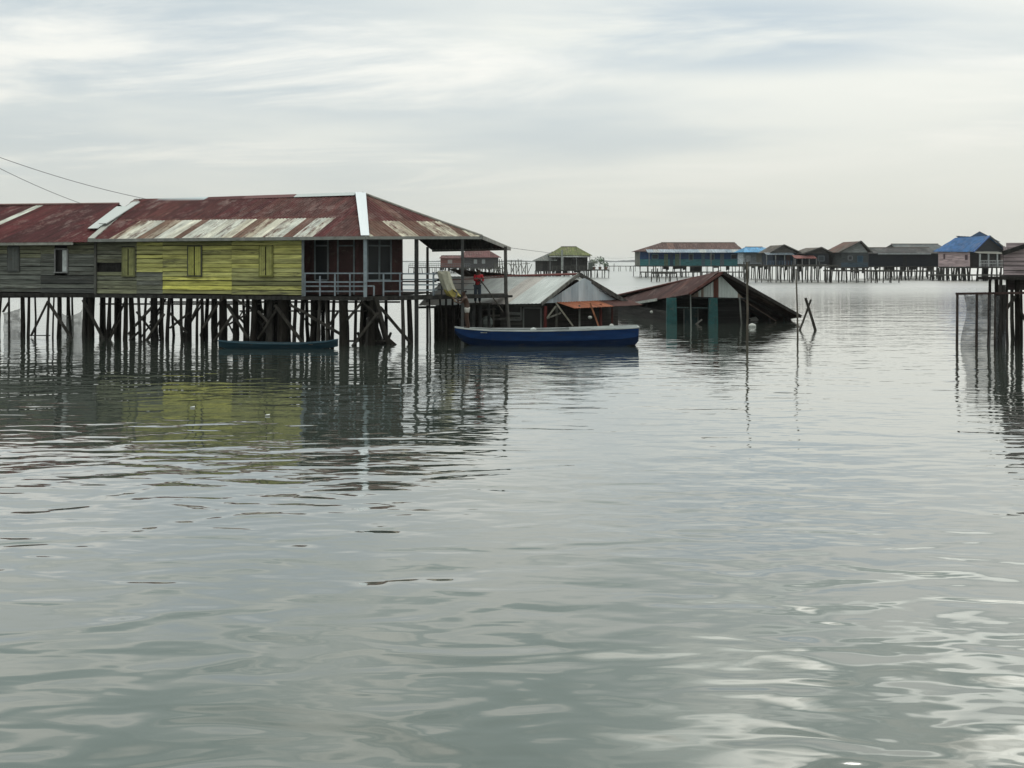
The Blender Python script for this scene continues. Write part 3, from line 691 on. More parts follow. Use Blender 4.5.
q = ba + be * .43; bundle('rag_bundle', 'white crumpled rag bundle lying amidships on the blue boat', 'rag', q + V((0, -.2, .64)), .13, (.42, .44, .43))
q = ba + be * .86; bundle('float_or_gap', 'small white round float on the stern of the blue boat', 'float', q + V((0, .2, .76)), .10, (.42, .42, .40), sq=.95)

# =================================================================== LOW GREY ROOFED HOUSE
lh = thing('stilt_house', P(540, 325, 46), 'low half flooded house with pale grey corrugated roof and orange awning', 'house', 'wooden stilt houses')
lh.location.z = 0
LA = P(418, 305.5, 45); LB = P(541.5, 303.5, 45); LR = P(578, 274.6, 47.6); LL = P(447, 278.5, 47.9); LC = P(630, 304.5, 50)
gp = sheets([[((.54, .56, .55), .15, 6), ((.50, .52, .51), .18, 3), ((.54, .50, .47), .2, 1)]], 'lh', 9)
mb = MB(); roof_face(mb, [LA, LB, LR, LL], gp, pitch=.17, amp=.008, sheet=.8, along=LR - LB); lr = mb.build('roof', M_ZINC, lh, solid=.012)
LCb = LC + (LA - LB); LCb.y = 52
mb = MB(); roof_face(mb, [LCb, LC, LR, LL], sheets([[((.16, .12, .11), .34, 1)]], 'lh2', 2), pitch=.17, amp=.016); mb.build('rear_roof', M_ROOF, lh, solid=.012)
mb = MB(); mb.tube([LL + V((0, 0, .03)), LR + V((0, 0, .03))], .055, (.15, .05, .045)); mb.build('ridge_cap', M_PAINT, lr)
mb = MB(); mb.bar(LB + V((0, -.06, -.02)), LR + V((.04, -.06, .02)), .05, .16, (.14, .135, .125)); mb.bar(LR + V((.05, -.05, .02)), LC + V((.03, -.06, 0)), .05, .2, (.075, .07, .065)); mb.build('barge_board', M_POST, lr)
mb = MB(); mb.bar(LA + V((0, .1, -.09)), LB + V((-.02, .1, -.09)), .08, .1, (.035, .033, .03)); mb.build('eave_beam', M_POST, lr)
# gable wall of vertical sheets
ga = LB.lerp(LC, .03) + V((0, .35, 0)); gb = LC.lerp(LB, .05) + V((0, .35, 0)); gr = LR + V((0, .35, -.16))
mb = MB(); ga.z = gb.z = 1.48; 
gpal = sheets([[((.52, .58, .64), .26, 5), ((.42, .46, .50), .3, 3), ((.62, .67, .72), .2, 2)]], 'gab', 3)
def vert_gable(mb, a, b, r, colfn, pitch=.2):
    """vertical corrugated triangle: a,b base ends, r top"""
    n = 60; e = b - a; nrm = V((e.y, -e.x, 0)).normalized(); tr = (r - a).dot(e) / e.length_squared
    pts = []
    for i in range(n + 1):
        t = i / n; base = a + e * t; f = t / tr if t < tr else (1 - t) / (1 - tr)
        o = nrm * .015 * math.sin(2 * math.pi * t * e.length / pitch)
        pts.append((base + o, base + V((0, 0, (r.z - base.z) * max(f, 0))) + o, t * e.length))
    for (p, q, u), (p2, q2, u2) in zip(pts, pts[1:]): mb.poly([p, p2, q2, q], colfn(int(u / .6), 0, u, 0), [(u, 0), (u2, 0), (u2, 1), (u, 1)])
vert_gable(mb, ga, gb, gr, gpal); mb.build('gable_wall', M_ZINC, lh, solid=.01)
# awning
mb = MB(); nrm = V((LC.y - LB.y, -(LC.x - LB.x), 0)).normalized(); eg = (LC - LB).normalized()
a0 = V((*(ga + eg * .9).xy, 1.50)); a1 = V((*(gb + eg * .2).xy, 1.46)); f0 = a0 + nrm * .95 + V((0, 0, -.26)); f1 = a1 + nrm * .95 + V((0, 0, -.24))
def awc(k, r, u, v): return (.34, .115, .06, .2) if u < 3.1 else (.085, .035, .03, .3)
roof_face(mb, [f0, f1, a1, a0], awc, pitch=.2, amp=.012); mb.build('awning', M_ROOF, lh, solid=.015)
# front wall under the long eave: dark boards with openings
wy = 45.55; 
mb = MB(); ops2 = []
def xw(px, d=wy): return (px - CX) * d / F
for px0, px1, y0, y1 in ((507, 521, 306, 320), (523, 541, 308, 330), (483, 500, 312, 330)): ops2.append((xw(px0) - xw(472), xw(px1) - xw(472), zat(y1, wy), zat(y0, wy)))
boards(mb, (xw(472), wy), (xw(543), wy), -.3, 1.42, .19, lambda s, z, r: tone((.034, .032, .029), r.uniform(.6, 1.3)) + (.3,), (0, -1, 0), ops2)
wb = G(543, wy); we = LC + V((-.5, .5, 0))
vert_boards(mb, V((wb.x, wb.y + 1.3, 0)), V((we.x, we.y + .6, 0)), -.3, 1.5, (.022, .018, .016), V((eg.y, -eg.x, 0)))
mb.slab([(xw(432), wy + 2.2, -.3), (xw(543), wy + 2.2, -.3), (xw(543), wy + 2.2, 1.5), (xw(432), wy + 2.2, 1.5)], (0, .03, 0), (.03, .028, .026))
vert_boards(mb, G(434, 45.9), G(471, 45.7), -.3, 1.33, (.03, .028, .026), V((0, -1, 0)), .2)
mb.build('wall', M_BOARD, lh)
for px0, px1, y0, y1, nm in ((507, 521, 306, 320, 'window'), (523.5, 541, 308, 331, 'door')):
    d = wy - .06; m = MB(); z0, z1 = zat(y1, d), zat(y0, d); a, b = xw(px0, d), xw(px1, d); c = (.13, .135, .13)
    for x in (a, b): m.bar((x, d, z0), (x, d, z1), .07, .05, c, up=(0, 1, 0))
    m.bar((a, d - .003, z1), (b, d - .003, z1), .05, .07, c)
    if nm == 'window':
        m.bar((a, d - .003, z0), (b, d - .003, z0), .05, .07, c); m.bar((a, d - .02, (z0 + z1) / 2), (b, d - .02, (z0 + z1) / 2 - .04), .03, .12, c)
    o = m.build(nm, M_PAINT, lh)
    g = MB(); g.slab([(a, d + .14, z0), (b, d + .14, z0), (b, d + .14, z1), (a, d + .14, z1)], (0, .02, 0), NEARBLK); g.build('pane' if nm == 'window' else 'door_leaf', M_DARK, o)
for px, c, wd, d in ((545, (.11, .03, .028), .15, 45.1), (556, WOODL, .11, 45.3), (579.5, (.14, .14, .13), .09, 46.2), (601, (.10, .03, .026), .14, 47.6), (612, (.08, .03, .026), .1, 48.4), (436, WOODD, .16, 45.2), (441, (.1, .095, .09), .12, 45.1), (447, WOODD, .14, 45.4), (453, (.09, .085, .08), .14, 45.2), (459, WOODD, .13, 45.5), (468, WOODD, .14, 45.2), (493, WOODL, .1, 45.2)):
    p = G(px, d); m = MB(); m.tube([V((p.x, p.y, -.5)), V((p.x + random.uniform(-.03, .03), p.y, 1.36))], [wd / 2 * 1.1, wd / 2], j(c, .1), 7); m.build('post', M_POST, lh)
for a, b, c in (((556, 303, 45.0), (573, 326, 45.0), (.2, .18, .15)), ((556, 306, 45.05), (547, 318, 45.05), (.2, .19, .16)), ((545, 319, 45.1), (561, 313, 45.1), (.16, .15, .13)), ((590, 303, 46.0), (599, 327, 46.0), (.28, .12, .07)), ((482, 310, 45.2), (496, 309, 45.2), WOODL), ((480, 316, 45.2), (500, 315.5, 45.2), WOODL), ((480, 320, 45.15), (520, 318, 45.15), (.1, .095, .09))):
    brace(lh, P(*a), P(*b), .09, c)
bundle('laundry_bundle', 'grey cloth heap on the ledge under the low grey roof', 'cloth', P(487, 322, 45.1), .3, (.2, .22, .21), sq=.9)
bundle('hanging_pot', 'small pale pot hanging under the orange awning', 'pot', P(590, 317.5, 46.2), .1, (.36, .36, .34), M_PAINT, .8)

# =================================================================== SUNKEN DARK RED HOUSE
sh = thing('collapsed_house', G(700, 54), 'collapsed sinking house with dark red roof and white streaked gable', 'house')
KS = 1.285
def PS(px, py, d): return P(px, py, d * KS)
def GS(px, d): return G(px, d * KS)
AF = PS(723, 273, 42.5); AB = PS(612, 296.8, 53); EF = PS(689, 294.2, 41.6); EB = PS(627, 304.5, 49); RF = PS(801, 317, 43.6); RB = PS(742, 327.5, 53)
rp_ = sheets([[((.08, .038, .036), .3, 5), ((.066, .034, .033), .3, 4), ((.12, .055, .048), .3, 1)]], 'sh', 6)
mb = MB(); 
roof_face(mb, [EB, EF, AF, AB], rp_, pitch=.17, amp=.014, along=AF - EF); sr = mb.build('roof', M_ROOF, sh, solid=.012)
mb = MB(); dk = sheets([[((.07, .035, .03), .3, 2), ((.06, .04, .035), .3, 2)]], 'sh2', 8)
M1 = RF.lerp(RB, .5)
roof_face(mb, [RF, RB, AF], dk, pitch=.17, amp=.017); roof_face(mb, [AB, AF, RB], dk, pitch=.17, amp=.017); mb.build('rear_roof', M_ROOF, sh, solid=.012)
mb = MB(); mb.bar(AF + V((0, -.06, .02)), RF + V((0, -.05, .02)), .05, .17, (.035, .03, .028)); mb.bar(EF + V((0, -.05, .02)), AF + V((-.03, -.06, .03)), .05, .13, (.10, .045, .04)); mb.build('barge_board', M_POST, sr)
mb = MB(); p, q = EB.lerp(EF, .03), EB.lerp(EF, .52); mb.bar(p + V((0, -.05, .0)), q + V((0, -.05, .0)), .06, .15, (.38, .39, .37)); mb.build('fascia', M_PAINT, sr)
mb = MB(); mb.tube([AB + V((0, 0, .03)), AB.lerp(AF, .8) + V((0, 0, .08)), AF + V((0, 0, .03))], .06, (.12, .04, .035)); mb.build('ridge_cap', M_PAINT, sr)
for k in range(7):
    t = .12 + k * .12; m = MB(); a = AF.lerp(AB, t) + V((.05, 0, -.12)); b = RF.lerp(RB, t) + V((-.1, 0, -.1)); m.bar(a, b, .07, .1, (.035, .03, .028)); m.build('rafter', M_POST, sr)
# gable wall
ga = PS(690.5, 296.5, 42.6); gb = PS(743, 298, 42.9); gr = PS(722, 276.2, 42.75)
mb = MB()
def gcf(k, r, u, v):
    px = 690 + u / (gb - ga).length * 52
    if 712 < px < 717: return (.16, .06, .045, .3)
    if px < 697 or 700 < px < 702.5 or px > 736: return (.26, .2, .16, .36)
    return (.66, .70, .68, .24)
vert_gable(mb, ga, gb, gr, gcf, .16); mb.build('gable_wall', M_ZINC, sh, solid=.01)
mb = MB(); mb.bar(PS(676, 297.4, 42.5), PS(746, 298.6, 42.8), .08, .08, (.03, .03, .03)); mb.bar(PS(676, 307.5, 42.6), PS(712, 308, 42.6), .05, .05, (.07, .1, .1)); mb.build('beam', M_POST, sh)
TEAL = (.02, .08, .082)
for x0, x1, yt in ((666.5, 676.5, 298), (708.5, 717.5, 298)):
    m = MB(); d = 42.4 * KS; a = (x0 - CX) * d / F; b = (x1 - CX) * d / F
    m.slab([(a, d, -.5), (b + .04, d, -.5), (b, d, zat(yt, d)), (a + .02, d, zat(yt, d))], (0, .22, 0), TEAL); m.build('column', M_PAINT, sh)
# near-black inner walls; back slabs added to keep light from showing through
mb = MB()
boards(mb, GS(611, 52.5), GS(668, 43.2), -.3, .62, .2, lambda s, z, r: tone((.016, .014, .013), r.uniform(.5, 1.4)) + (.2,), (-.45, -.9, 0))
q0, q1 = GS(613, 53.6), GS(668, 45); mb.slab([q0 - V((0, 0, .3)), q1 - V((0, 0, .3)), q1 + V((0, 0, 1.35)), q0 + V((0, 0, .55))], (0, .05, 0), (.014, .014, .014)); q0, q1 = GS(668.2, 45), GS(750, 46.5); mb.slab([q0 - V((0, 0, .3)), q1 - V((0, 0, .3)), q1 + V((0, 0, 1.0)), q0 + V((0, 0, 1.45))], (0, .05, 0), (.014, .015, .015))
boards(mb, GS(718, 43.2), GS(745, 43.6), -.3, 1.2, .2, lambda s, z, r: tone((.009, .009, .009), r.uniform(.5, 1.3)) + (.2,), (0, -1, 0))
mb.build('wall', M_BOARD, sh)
mb = MB(); mb.slab([PS(684, 309, 43.5), PS(698, 309, 43.5), PS(698, 336, 43.5), PS(684, 336, 43.5)], (0, .03, 0), (.012, .03, .032)); 
mb.bar(PS(684, 309, 43.45), PS(684, 341, 43.45), .05, .05, (.08, .09, .09), up=(0, 1, 0)); mb.bar(PS(698, 309, 43.45), PS(698, 341, 43.45), .05, .05, (.08, .09, .09), up=(0, 1, 0)); mb.build('doorway', M_PAINT, sh)
for a, b, wd, c in (((690.5, 294, 42.0), (691.5, 346, 42.0), .07, (.17, .18, .17)), ((739.5, 297, 42.4), (743.5, 345, 42.4), .09, (.13, .13, .12)), ((769, 318, 44.5), (769.5, 345, 44.5), .16, (.035, .03, .03)), ((755, 318, 47), (755, 340, 47), .12, (.03, .03, .03)), ((784, 318, 44), (784.5, 322, 44), .1, (.04, .04, .04))):
    m = MB(); m.tube([PS(*b) - V((0, 0, .4)), PS(*a)], [wd / 2 * 1.1, wd / 2], c, 7); m.build('post', M_POST, sh)
brace(sh, PS(691, 328, 41.95), PS(702, 319.5, 41.95), .09, (.14, .13, .12)); brace(sh, PS(743, 300, 43.3), PS(776, 321, 43.6), .06, (.1, .07, .06))
brace(sh, PS(752, 321.5, 44.4), PS(776, 320.5, 45.2), .1, (.05, .045, .04))
# added pale sheet: bright water seen through a gap, put into colour
m = MB(); m.slab([PS(749, 318.5, 45), PS(756, 317, 45), PS(760, 321.5, 45), PS(753, 321, 45)], (0, .02, .02), (.5, .5, .48)); m.build('bright_gap_sheet', M_ROOF, sh)
bundle('float_or_gap', 'added pale blob for a bright water gap under the right eave of the collapsed house', 'float', GS(752, 40) + V((0, 0, .04)), .2, (.38, .38, .36), sq=.8)  # added ball: a bright gap of water made as a pale shape
bundle('float_or_gap', 'small white float hanging on the dark side wall left of the teal columns', 'float', PS(651.5, 312, 44.6), .09, (.42, .42, .39), sq=.95)
def pole(name, label, a, b, r0, r1, col, group='bare poles standing in the water'):
    m = MB(); pa, pb = P(*a), P(*b); pa = pb + (pa - pb) * ((pb.z + .8) / (pb.z - pa.z)) if pa.z < pb.z - .1 else pa; m.tube([pa, pa.lerp(pb, .5) + V((.02, 0, 0)), pb], [r0, (r0 + r1) / 2, r1], col, 8)
    return tag(m.build(name, M_POST), label, 'pole', group)
pole('mooring_pole', 'tall thin brown pole rising before the white gable of the collapsed house', (747, 350, 41.6), (747, 262, 41.6), .055, .04, (.10, .085, .07))
pole('mooring_pole', 'tall thin pole standing alone at the right roof tip of the collapsed house', (797.5, 340, 43.2), (796, 269, 43.2), .045, .03, (.11, .095, .08))
pole('leaning_stake', 'long dark stake leaning left in the crossed pair right of the collapsed house', (815, 330, 49), (805.5, 298, 49), .075, .065, (.05, .045, .04), 'crossed stakes in the water')
pole('leaning_stake', 'thinner stake leaning right in the crossed pair right of the collapsed house', (799.5, 330, 49.3), (811, 299.5, 49.3), .055, .05, (.06, .055, .05), 'crossed stakes in the water')

# =================================================================== PEOPLE AND WHAT THEY HANDLE
def skinned(name, pts, edges, rad, mat, col, parent, origin, sub=2):
    me = bpy.data.meshes.new(name); me.from_pydata([tuple(V(p)) for p in pts], edges, [])
    me.materials.append(mat); o = bpy.data.objects.new(name, me); COL.objects.link(o)
    md = o.modifiers.new('skin', 'SKIN'); 
    for i, r in enumerate(rad):
        sv = me.skin_vertices[0].data[i]; sv.radius = r if isinstance(r, tuple) else (r, r); sv.use_root = (i == 0)
    ss = o.modifiers.new('sub', 'SUBSURF'); ss.levels = sub; ss.render_levels = sub
    dg = bpy.context.evaluated_depsgraph_get(); me2 = bpy.data.meshes.new_from_object(o.evaluated_get(dg))
    bpy.data.objects.remove(o); bpy.data.meshes.remove(me)
    me2.name = name
    ca = me2.color_attributes.new('Col', 'FLOAT_COLOR', 'CORNER')
    ca.data.foreach_set('color', list(col + (0.0,)) * len(me2.loops))
    me2.materials.clear(); me2.materials.append(mat)
    me2.polygons.foreach_set('use_smooth', [True] * len(me2.polygons))
    o = bpy.data.objects.new(name, me2); COL.objects.link(o)
    if parent: o.parent = parent; o.location = origin
    else: o.location = origin
    return o
def hand(pts, edges, rad, wrist_i, direction, side, curl):
    w = V(pts[wrist_i]); d = V(direction).normalized(); s = V(side).normalized(); n = d.cross(s)
    pts.append(tuple(w + d * .07)); rad.append((.034, .02)); pi = len(pts) - 1; edges.append((wrist_i, pi))
    for k, (o, l) in enumerate(((-.027, .065), (-.009, .078), (.009, .072), (.027, .055))):
        b = w + d * .085 + s * o; pts.append(tuple(b)); rad.append(.0095); a = len(pts) - 1; edges.append((pi, a))
        pts.append(tuple(b + d * l * .55 + n * curl * .3)); rad.append(.009); edges.append((a, a + 1))
        pts.append(tuple(b + d * l * .8 + n * curl)); rad.append(.0075); edges.append((a + 1, a + 2))
    b = w + d * .025 - s * .035; pts.append(tuple(b)); rad.append(.011); a = len(pts) - 1; edges.append((wrist_i, a))
    pts.append(tuple(b + d * .05 - s * .02 + n * curl * .5)); rad.append(.009); edges.append((a, a + 1))
def person(label, origin, J, skin, garments, hair=(.012, .01, .01), look=(-1, 0, 0), handcol=None):
    """J: joint -> local point; one continuous body, clothes and hair as children"""
    names = ['pelvis', 'waist', 'chest', 'neck', 'head0', 'head1', 'hipL', 'kneeL', 'ankL', 'toeL', 'hipR', 'kneeR', 'ankR', 'toeR', 'shL', 'elL', 'wrL', 'shR', 'elR', 'wrR']
    radd = dict(pelvis=(.14, .105), waist=(.125, .09), chest=(.15, .10), neck=.052, head0=(.072, .085), head1=(.078, .09), hipL=.085, kneeL=.055, ankL=.038, toeL=(.04, .025), shL=.055, elL=.04, wrL=.028)
    for k in list(radd):
        if k.endswith('L'): radd[k[:-1] + 'R'] = radd[k]
    pts = [tuple(V(J[n])) for n in names]; rad = [radd[n] for n in names]; ix = {n: i for i, n in enumerate(names)}
    E = [('pelvis', 'waist'), ('waist', 'chest'), ('chest', 'neck'), ('neck', 'head0'), ('head0', 'head1'), ('pelvis', 'hipL'), ('hipL', 'kneeL'), ('kneeL', 'ankL'), ('ankL', 'toeL'), ('pelvis', 'hipR'), ('hipR', 'kneeR'), ('kneeR', 'ankR'), ('ankR', 'toeR'), ('chest', 'shL'), ('shL', 'elL'), ('elL', 'wrL'), ('chest', 'shR'), ('shR', 'elR'), ('elR', 'wrR')]
    edges = [(ix[a], ix[b]) for a, b in E]
    lk = V(look).normalized(); sd = lk.cross(V((0, 0, 1)))
    h = V(J['head0'])
    for off, r in ((lk * .10 + V((0, 0, .012)), .014), (sd * .085 + V((0, 0, .015)), .014), (sd * -.085 + V((0, 0, .015)), .014)):   # nose, ears
        pts.append(tuple(h + off)); rad.append(r); edges.append((ix['head0'], len(pts) - 1))
    for s in 'LR':
        d = V(J['wr' + s]) - V(J['el' + s]); hand(pts, edges, rad, ix['wr' + s], d, d.cross(V((0, 0, 1))) if abs(d.normalized().z) < .9 else (1, 0, 0), .02)
    o = skinned('person', pts, edges, rad, M_SKIN, skin, None, origin)
    tag(o, label, 'person', None)
    for nm, chain, rr, col in garments:
        gp_ = []; ge = []; gr_ = []
        idx = {}
        for a, b in chain:
            for q in (a, b):
                if q not in idx:
                    idx[q] = len(gp_); gp_.append(q if isinstance(q, tuple) else tuple(V(J[q])))
                    gr_.append(rr[q])
            ge.append((idx[a], idx[b]))
        g = skinned(nm, gp_, ge, gr_, M_CLOTH, col, o, (0, 0, 0))
    h0, h1 = V(J['head0']), V(J['head1'])
    up = (h1 - h0).normalized()
    hp = [tuple(h1 + up * .025 - lk * .012), tuple(h1 - lk * .03 - up * .01), tuple(h0 - lk * .035 + up * .02)]
    skinned('hair', hp, [(0, 1), (1, 2)], [(.092, .1), (.105, .108), (.085, .09)], M_CLOTH, hair, o, (0, 0, 0))
    # eyes and mouth
    m = MB()
    for s in (-1, 1):
        c = h0 + lk * .088 + sd * .032 * s + V((0, 0, .035)) + V(origin); m.slab([c + sd * -.012, c + sd * .012, c + sd * .012 + V((0, 0, .01)), c + sd * -.012 + V((0, 0, .01))], lk * .008, (.02, .015, .012))
    c = h0 + lk * .086 - V((0, 0, .035)) + V(origin); m.slab([c + sd * -.022, c + sd * .022, c + sd * .022 + V((0, 0, .009)), c + sd * -.022 + V((0, 0, .009))], lk * .008, (.1, .03, .03))
    m.build('face_features', M_SKIN, o)
    return o
# man in the boat, facing left, arms reaching up to the bundle
of = ba + be * .062 + V((0, 0, .668))
JA = dict(pelvis=(.02, 0, .80), waist=(.02, 0, .96), chest=(-.04, 0, 1.17), neck=(-.07, 0, 1.33), head0=(-.10, 0, 1.42), head1=(-.10, 0, 1.50),
          hipL=(.02, .09, .76), kneeL=(-.04, .12, .42), ankL=(.03, .13, .06), toeL=(-.11, .14, .03), hipR=(.04, -.09, .76), kneeR=(.05, -.11, .42), ankR=(.12, -.11, .06), toeR=(-.02, -.12, .03),
          shL=(-.08, .17, 1.24), elL=(-.26, .17, 1.12), wrL=(-.44, .15, 1.22), shR=(-.06, -.17, 1.24), elR=(-.20, -.18, 1.04), wrR=(-.40, -.15, 1.08))
SK = (.055, .03, .021)
person('shirtless person in white shorts standing in the blue boat, reaching up to the left', of, JA, SK,
       [('shorts', [('pelvis', 'waist0'), ('pelvis', 'hipL'), ('hipL', 'tL'), ('pelvis', 'hipR'), ('hipR', 'tR')], None, None)][:0] +
       [('shorts', [((.02, 0, .80), (.02, 0, .9)), ((.02, 0, .80), (.015, .09, .74)), ((.015, .09, .74), (-.01, .105, .6)), ((.02, 0, .80), (.04, -.09, .74)), ((.04, -.09, .74), (.045, -.1, .6))],
         {(.02, 0, .80): (.155, .12), (.02, 0, .9): (.145, .108), (.015, .09, .74): .1, (-.01, .105, .6): .088, (.04, -.09, .74): .1, (.045, -.1, .6): .088}, (.42, .40, .37))])
# person in red on the deck edge
dB = onr(477, .62).y; oB = G(477.5, dB, FLOOR - .42)
JB = dict(pelvis=(0, 0, .76), waist=(.01, 0, .92), chest=(.04, -.02, 1.13), neck=(.05, -.04, 1.29), head0=(.05, -.06, 1.38), head1=(.04, -.06, 1.46),
          hipL=(-.08, .02, .72), kneeL=(-.08, -.06, .4), ankL=(-.1, 0, .06), toeL=(-.07, -.13, .03), hipR=(.08, 0, .72), kneeR=(.09, -.07, .4), ankR=(.09, 0, .06), toeR=(.12, -.13, .03),
          shL=(-.12, 0, 1.2), elL=(-.12, -.14, .99), wrL=(.06, -.26, .98), shR=(.2, -.02, 1.2), elR=(.25, -.12, 1.0), wrR=(.2, -.28, .93))
person('person in red jacket and dark trousers at the deck edge gripping a long pole', oB, JB, SK,
       [('jacket', [('pelvis', 'waist'), ('waist', 'chest'), ('chest', (.05, -.035, 1.24)), ('chest', 'shL'), ('shL', 'elL'), ('chest', 'shR'), ('shR', 'elR'), ('elR', (.215, -.24, .95)), ('elL', (.02, -.235, .98))],
         {'pelvis': (.155, .12), 'waist': (.145, .11), 'chest': (.165, .118), (.05, -.035, 1.24): .075, 'shL': .07, 'elL': .056, 'shR': .07, 'elR': .056, (.215, -.24, .95): .045, (.02, -.235, .98): .045}, (.33, .02, .028)),
        ('trousers', [('pelvis', 'hipL'), ('hipL', 'kneeL'), ('kneeL', 'ankL'), ('pelvis', 'hipR'), ('hipR', 'kneeR'), ('kneeR', 'ankR')],
         {'pelvis': (.15, .115), 'hipL': .1, 'kneeL': .078, 'ankL': .06, 'hipR': .1, 'kneeR': .078, 'ankR': .06}, (.035, .045, .06))], look=(1, -.35, 0))
# plank they stand on, hung on two piles
pk = thing('step_platform', G(478, dB), 'low step plank on thick dark piles below the deck edge', 'platform')
m = MB(); a = oB + V((-.45, -.25, 0)); m.slab([a, a + V((1.1, 0, 0)), a + V((1.1, .5, 0)), a + V((0, .5, 0))], (0, 0, -.06), (.06, .056, .05)); m.build('plank', M_POST, pk)
for dx, dy, r in ((-.22, -.1, .13), (.1, .05, .1), (.5, .0, .06)):
    m = MB(); m.tube([oB + V((dx, dy, -2.3)), oB + V((dx, dy, -.06))], [r * 1.15, r], (.035, .035, .035), 8); m.build('pile', M_POST, pk)
m = MB(); m.tube([oB + V((-.05, -.3, 1.13)) , oB + V((.18, -.35, .95)), P(487, 289, dB - .5), P(499, 306, dB - .75), P(503, 312, dB - .8)], [.028, .028, .03, .03, .026], (.05, .045, .04), 7)
tag(m.build('boat_pole', M_POST), 'long dark pole slanting down from the hands of the person in red', 'pole')
# bundle of pale cloth over the rail
m = MB(); dd = onr(445, -.12).y
prof = [(441.5, 271.5, .16, .1), (443.5, 273, .27, .14), (445, 278, .27, .16), (447, 284, .26, .17), (449.5, 290, .25, .18), (452.5, 294.5, .27, .17), (456, 296.5, .2, .12)]
rings = []
for x, y, rx, ry in prof:
    c = P(x, y, dd); rings.append([c + V((rx * math.cos(2*math.pi*k/14) * (1 + .10 * math.sin(k * 2.4)), ry * math.sin(2*math.pi*k/14) * (1 + .14 * math.cos(k * 3.1)), .05 * math.sin(k * 1.7))) for k in range(14)])
for i, (a, b) in enumerate(zip(rings, rings[1:])):
    for k in range(14): m.poly([a[k], a[(k+1) % 14], b[(k+1) % 14], b[k]], j((.36, .34, .27) if i < 4 else (.30, .25, .08), .1))
m.poly(rings[0], (.3, .29, .23)); m.poly(rings[-1], (.3, .25, .08))
tag(m.build('cloth_bundle', M_CLOTH, None, smooth=True), 'pale cream cloth bundle with yellow end slung over the deck edge', 'bundle')
m = MB(); w0 = of + V((-.44, .15, 1.22)); w1 = of + V((-.40, -.15, 1.08))
m.tube([P(452, 289, dd), P(457, 293, dd - .5), w0], .03, (.05, .045, .04), 6); tag(m.build('rope', M_CLOTH), 'short dark rope from the cloth bundle to the raised hand', 'rope', 'ropes hauled from the cloth bundle')
m = MB(); m.tube([P(452.5, 297, dd), P(455, 301, dd - .6), w1], .028, (.16, .11, .06), 6); tag(m.build('rope', M_CLOTH), 'brown rope looping lowest from the cloth bundle to the lower hand', 'rope', 'ropes hauled from the cloth bundle')
# chair with arched back
ch = thing('chair', G(437, dd + .25, FLOOR), 'dark chair with arched back on the deck beside the cream bundle', 'chair')
cc = P(437.3, 280, dd + .3); cx, cy = cc.x, cc.y
m = MB(); arch = [V((cx - .17, cy, FLOOR + .4)), V((cx - .17, cy, 2.72)), V((cx - .11, cy, 2.86)), V((cx, cy, 2.91)), V((cx + .11, cy, 2.86)), V((cx + .17, cy, 2.72)), V((cx + .17, cy, FLOOR + .4))]
m.tube(arch, .035, (.05, .055, .065), 7); m.bar((cx - .15, cy, 2.6), (cx + .15, cy, 2.6), .03, .12, (.05, .055, .065)); m.build('backrest', M_PAINT, ch)
m = MB(); m.slab([(cx - .2, cy + .02, FLOOR + .42), (cx + .2, cy + .02, FLOOR + .42), (cx + .2, cy + .42, FLOOR + .42), (cx - .2, cy + .42, FLOOR + .42)], (0, 0, -.03), (.06, .065, .075)); m.build('seat', M_PAINT, ch)
for sx in (-.17, .17):
    for sy in (.02, .4):
        m = MB(); m.bar((cx + sx, cy + sy, FLOOR - .04), (cx + sx, cy + sy, FLOOR + .39), .035, .035, (.05, .055, .065)); m.build('leg', M_PAINT, ch)

# =================================================================== RIGHT HOUSE WITH NET FRAME
rh = thing('stilt_house', G(1040, 40), 'mauve plank house on stilts cut off by the right edge', 'house', 'wooden stilt houses')
d = 40.0; x0 = (1003.5 - CX) * d / F; x1 = x0 + 6.0; zf = zat(275, d)
PINK = (.42, .335, .35)
mb = MB(); boards(mb, (x0, d), (x1, d), zf, 3.70, .16, lambda s, z, r: tone(PINK, r.uniform(.75, 1.15)) + (r.uniform(.1, .3),), (0, -1, 0), gap=.5)
mb.slab([(x0, d - .02, 3.70), (x0 + 3.4, d - .02, 3.70), (x0 + 3.4, d - .02, 4.80)], (0, .03, 0), PINK); mb.slab([(x0 + 3.41, d - .02, 3.70), (x1, d - .02, 3.70), (x1, d - .02, 3.72), (x0 + 3.41, d - .02, 4.80)], (0, .03, 0), PINK)
mb.build('wall', M_BOARD, rh)
mb = MB(); mb.slab([(x0, d + .03, zf), (x0 + 2.1, d + 4, zf), (x0 + 2.1, d + 4, 4.0), (x0, d + .03, 4.0)], (.04, 0, 0), PINK); mb.slab([(x0 + 2.1, d + 4, zf), (x1, d + 4, zf), (x1, d + 4, 4.2), (x0 + 2.1, d + 4, 4.2)], (0, .04, 0), PINK); mb.build('rear_wall', M_BOARD, rh)
mb = MB(); roof_face(mb, [(x0 + 2.4, d + 4.6, 3.75), (x0 - .25, d - .5, 3.75), (x0 + 3.4, d - .5, 4.95), (x0 + 6, d + 4.6, 4.95)], sheets([[((.06, .06, .06), .25, 1)]], 'rh', 2), pitch=.17, amp=.016)
r_ = mb.build('roof', M_ROOF, rh, solid=.012)
mb = MB(); mb.bar((x0 - .3, d - .52, 3.70), (x0 + 3.4, d - .52, 4.92), .05, .17, (.035, .033, .032)); mb.build('barge_board', M_POST, r_)
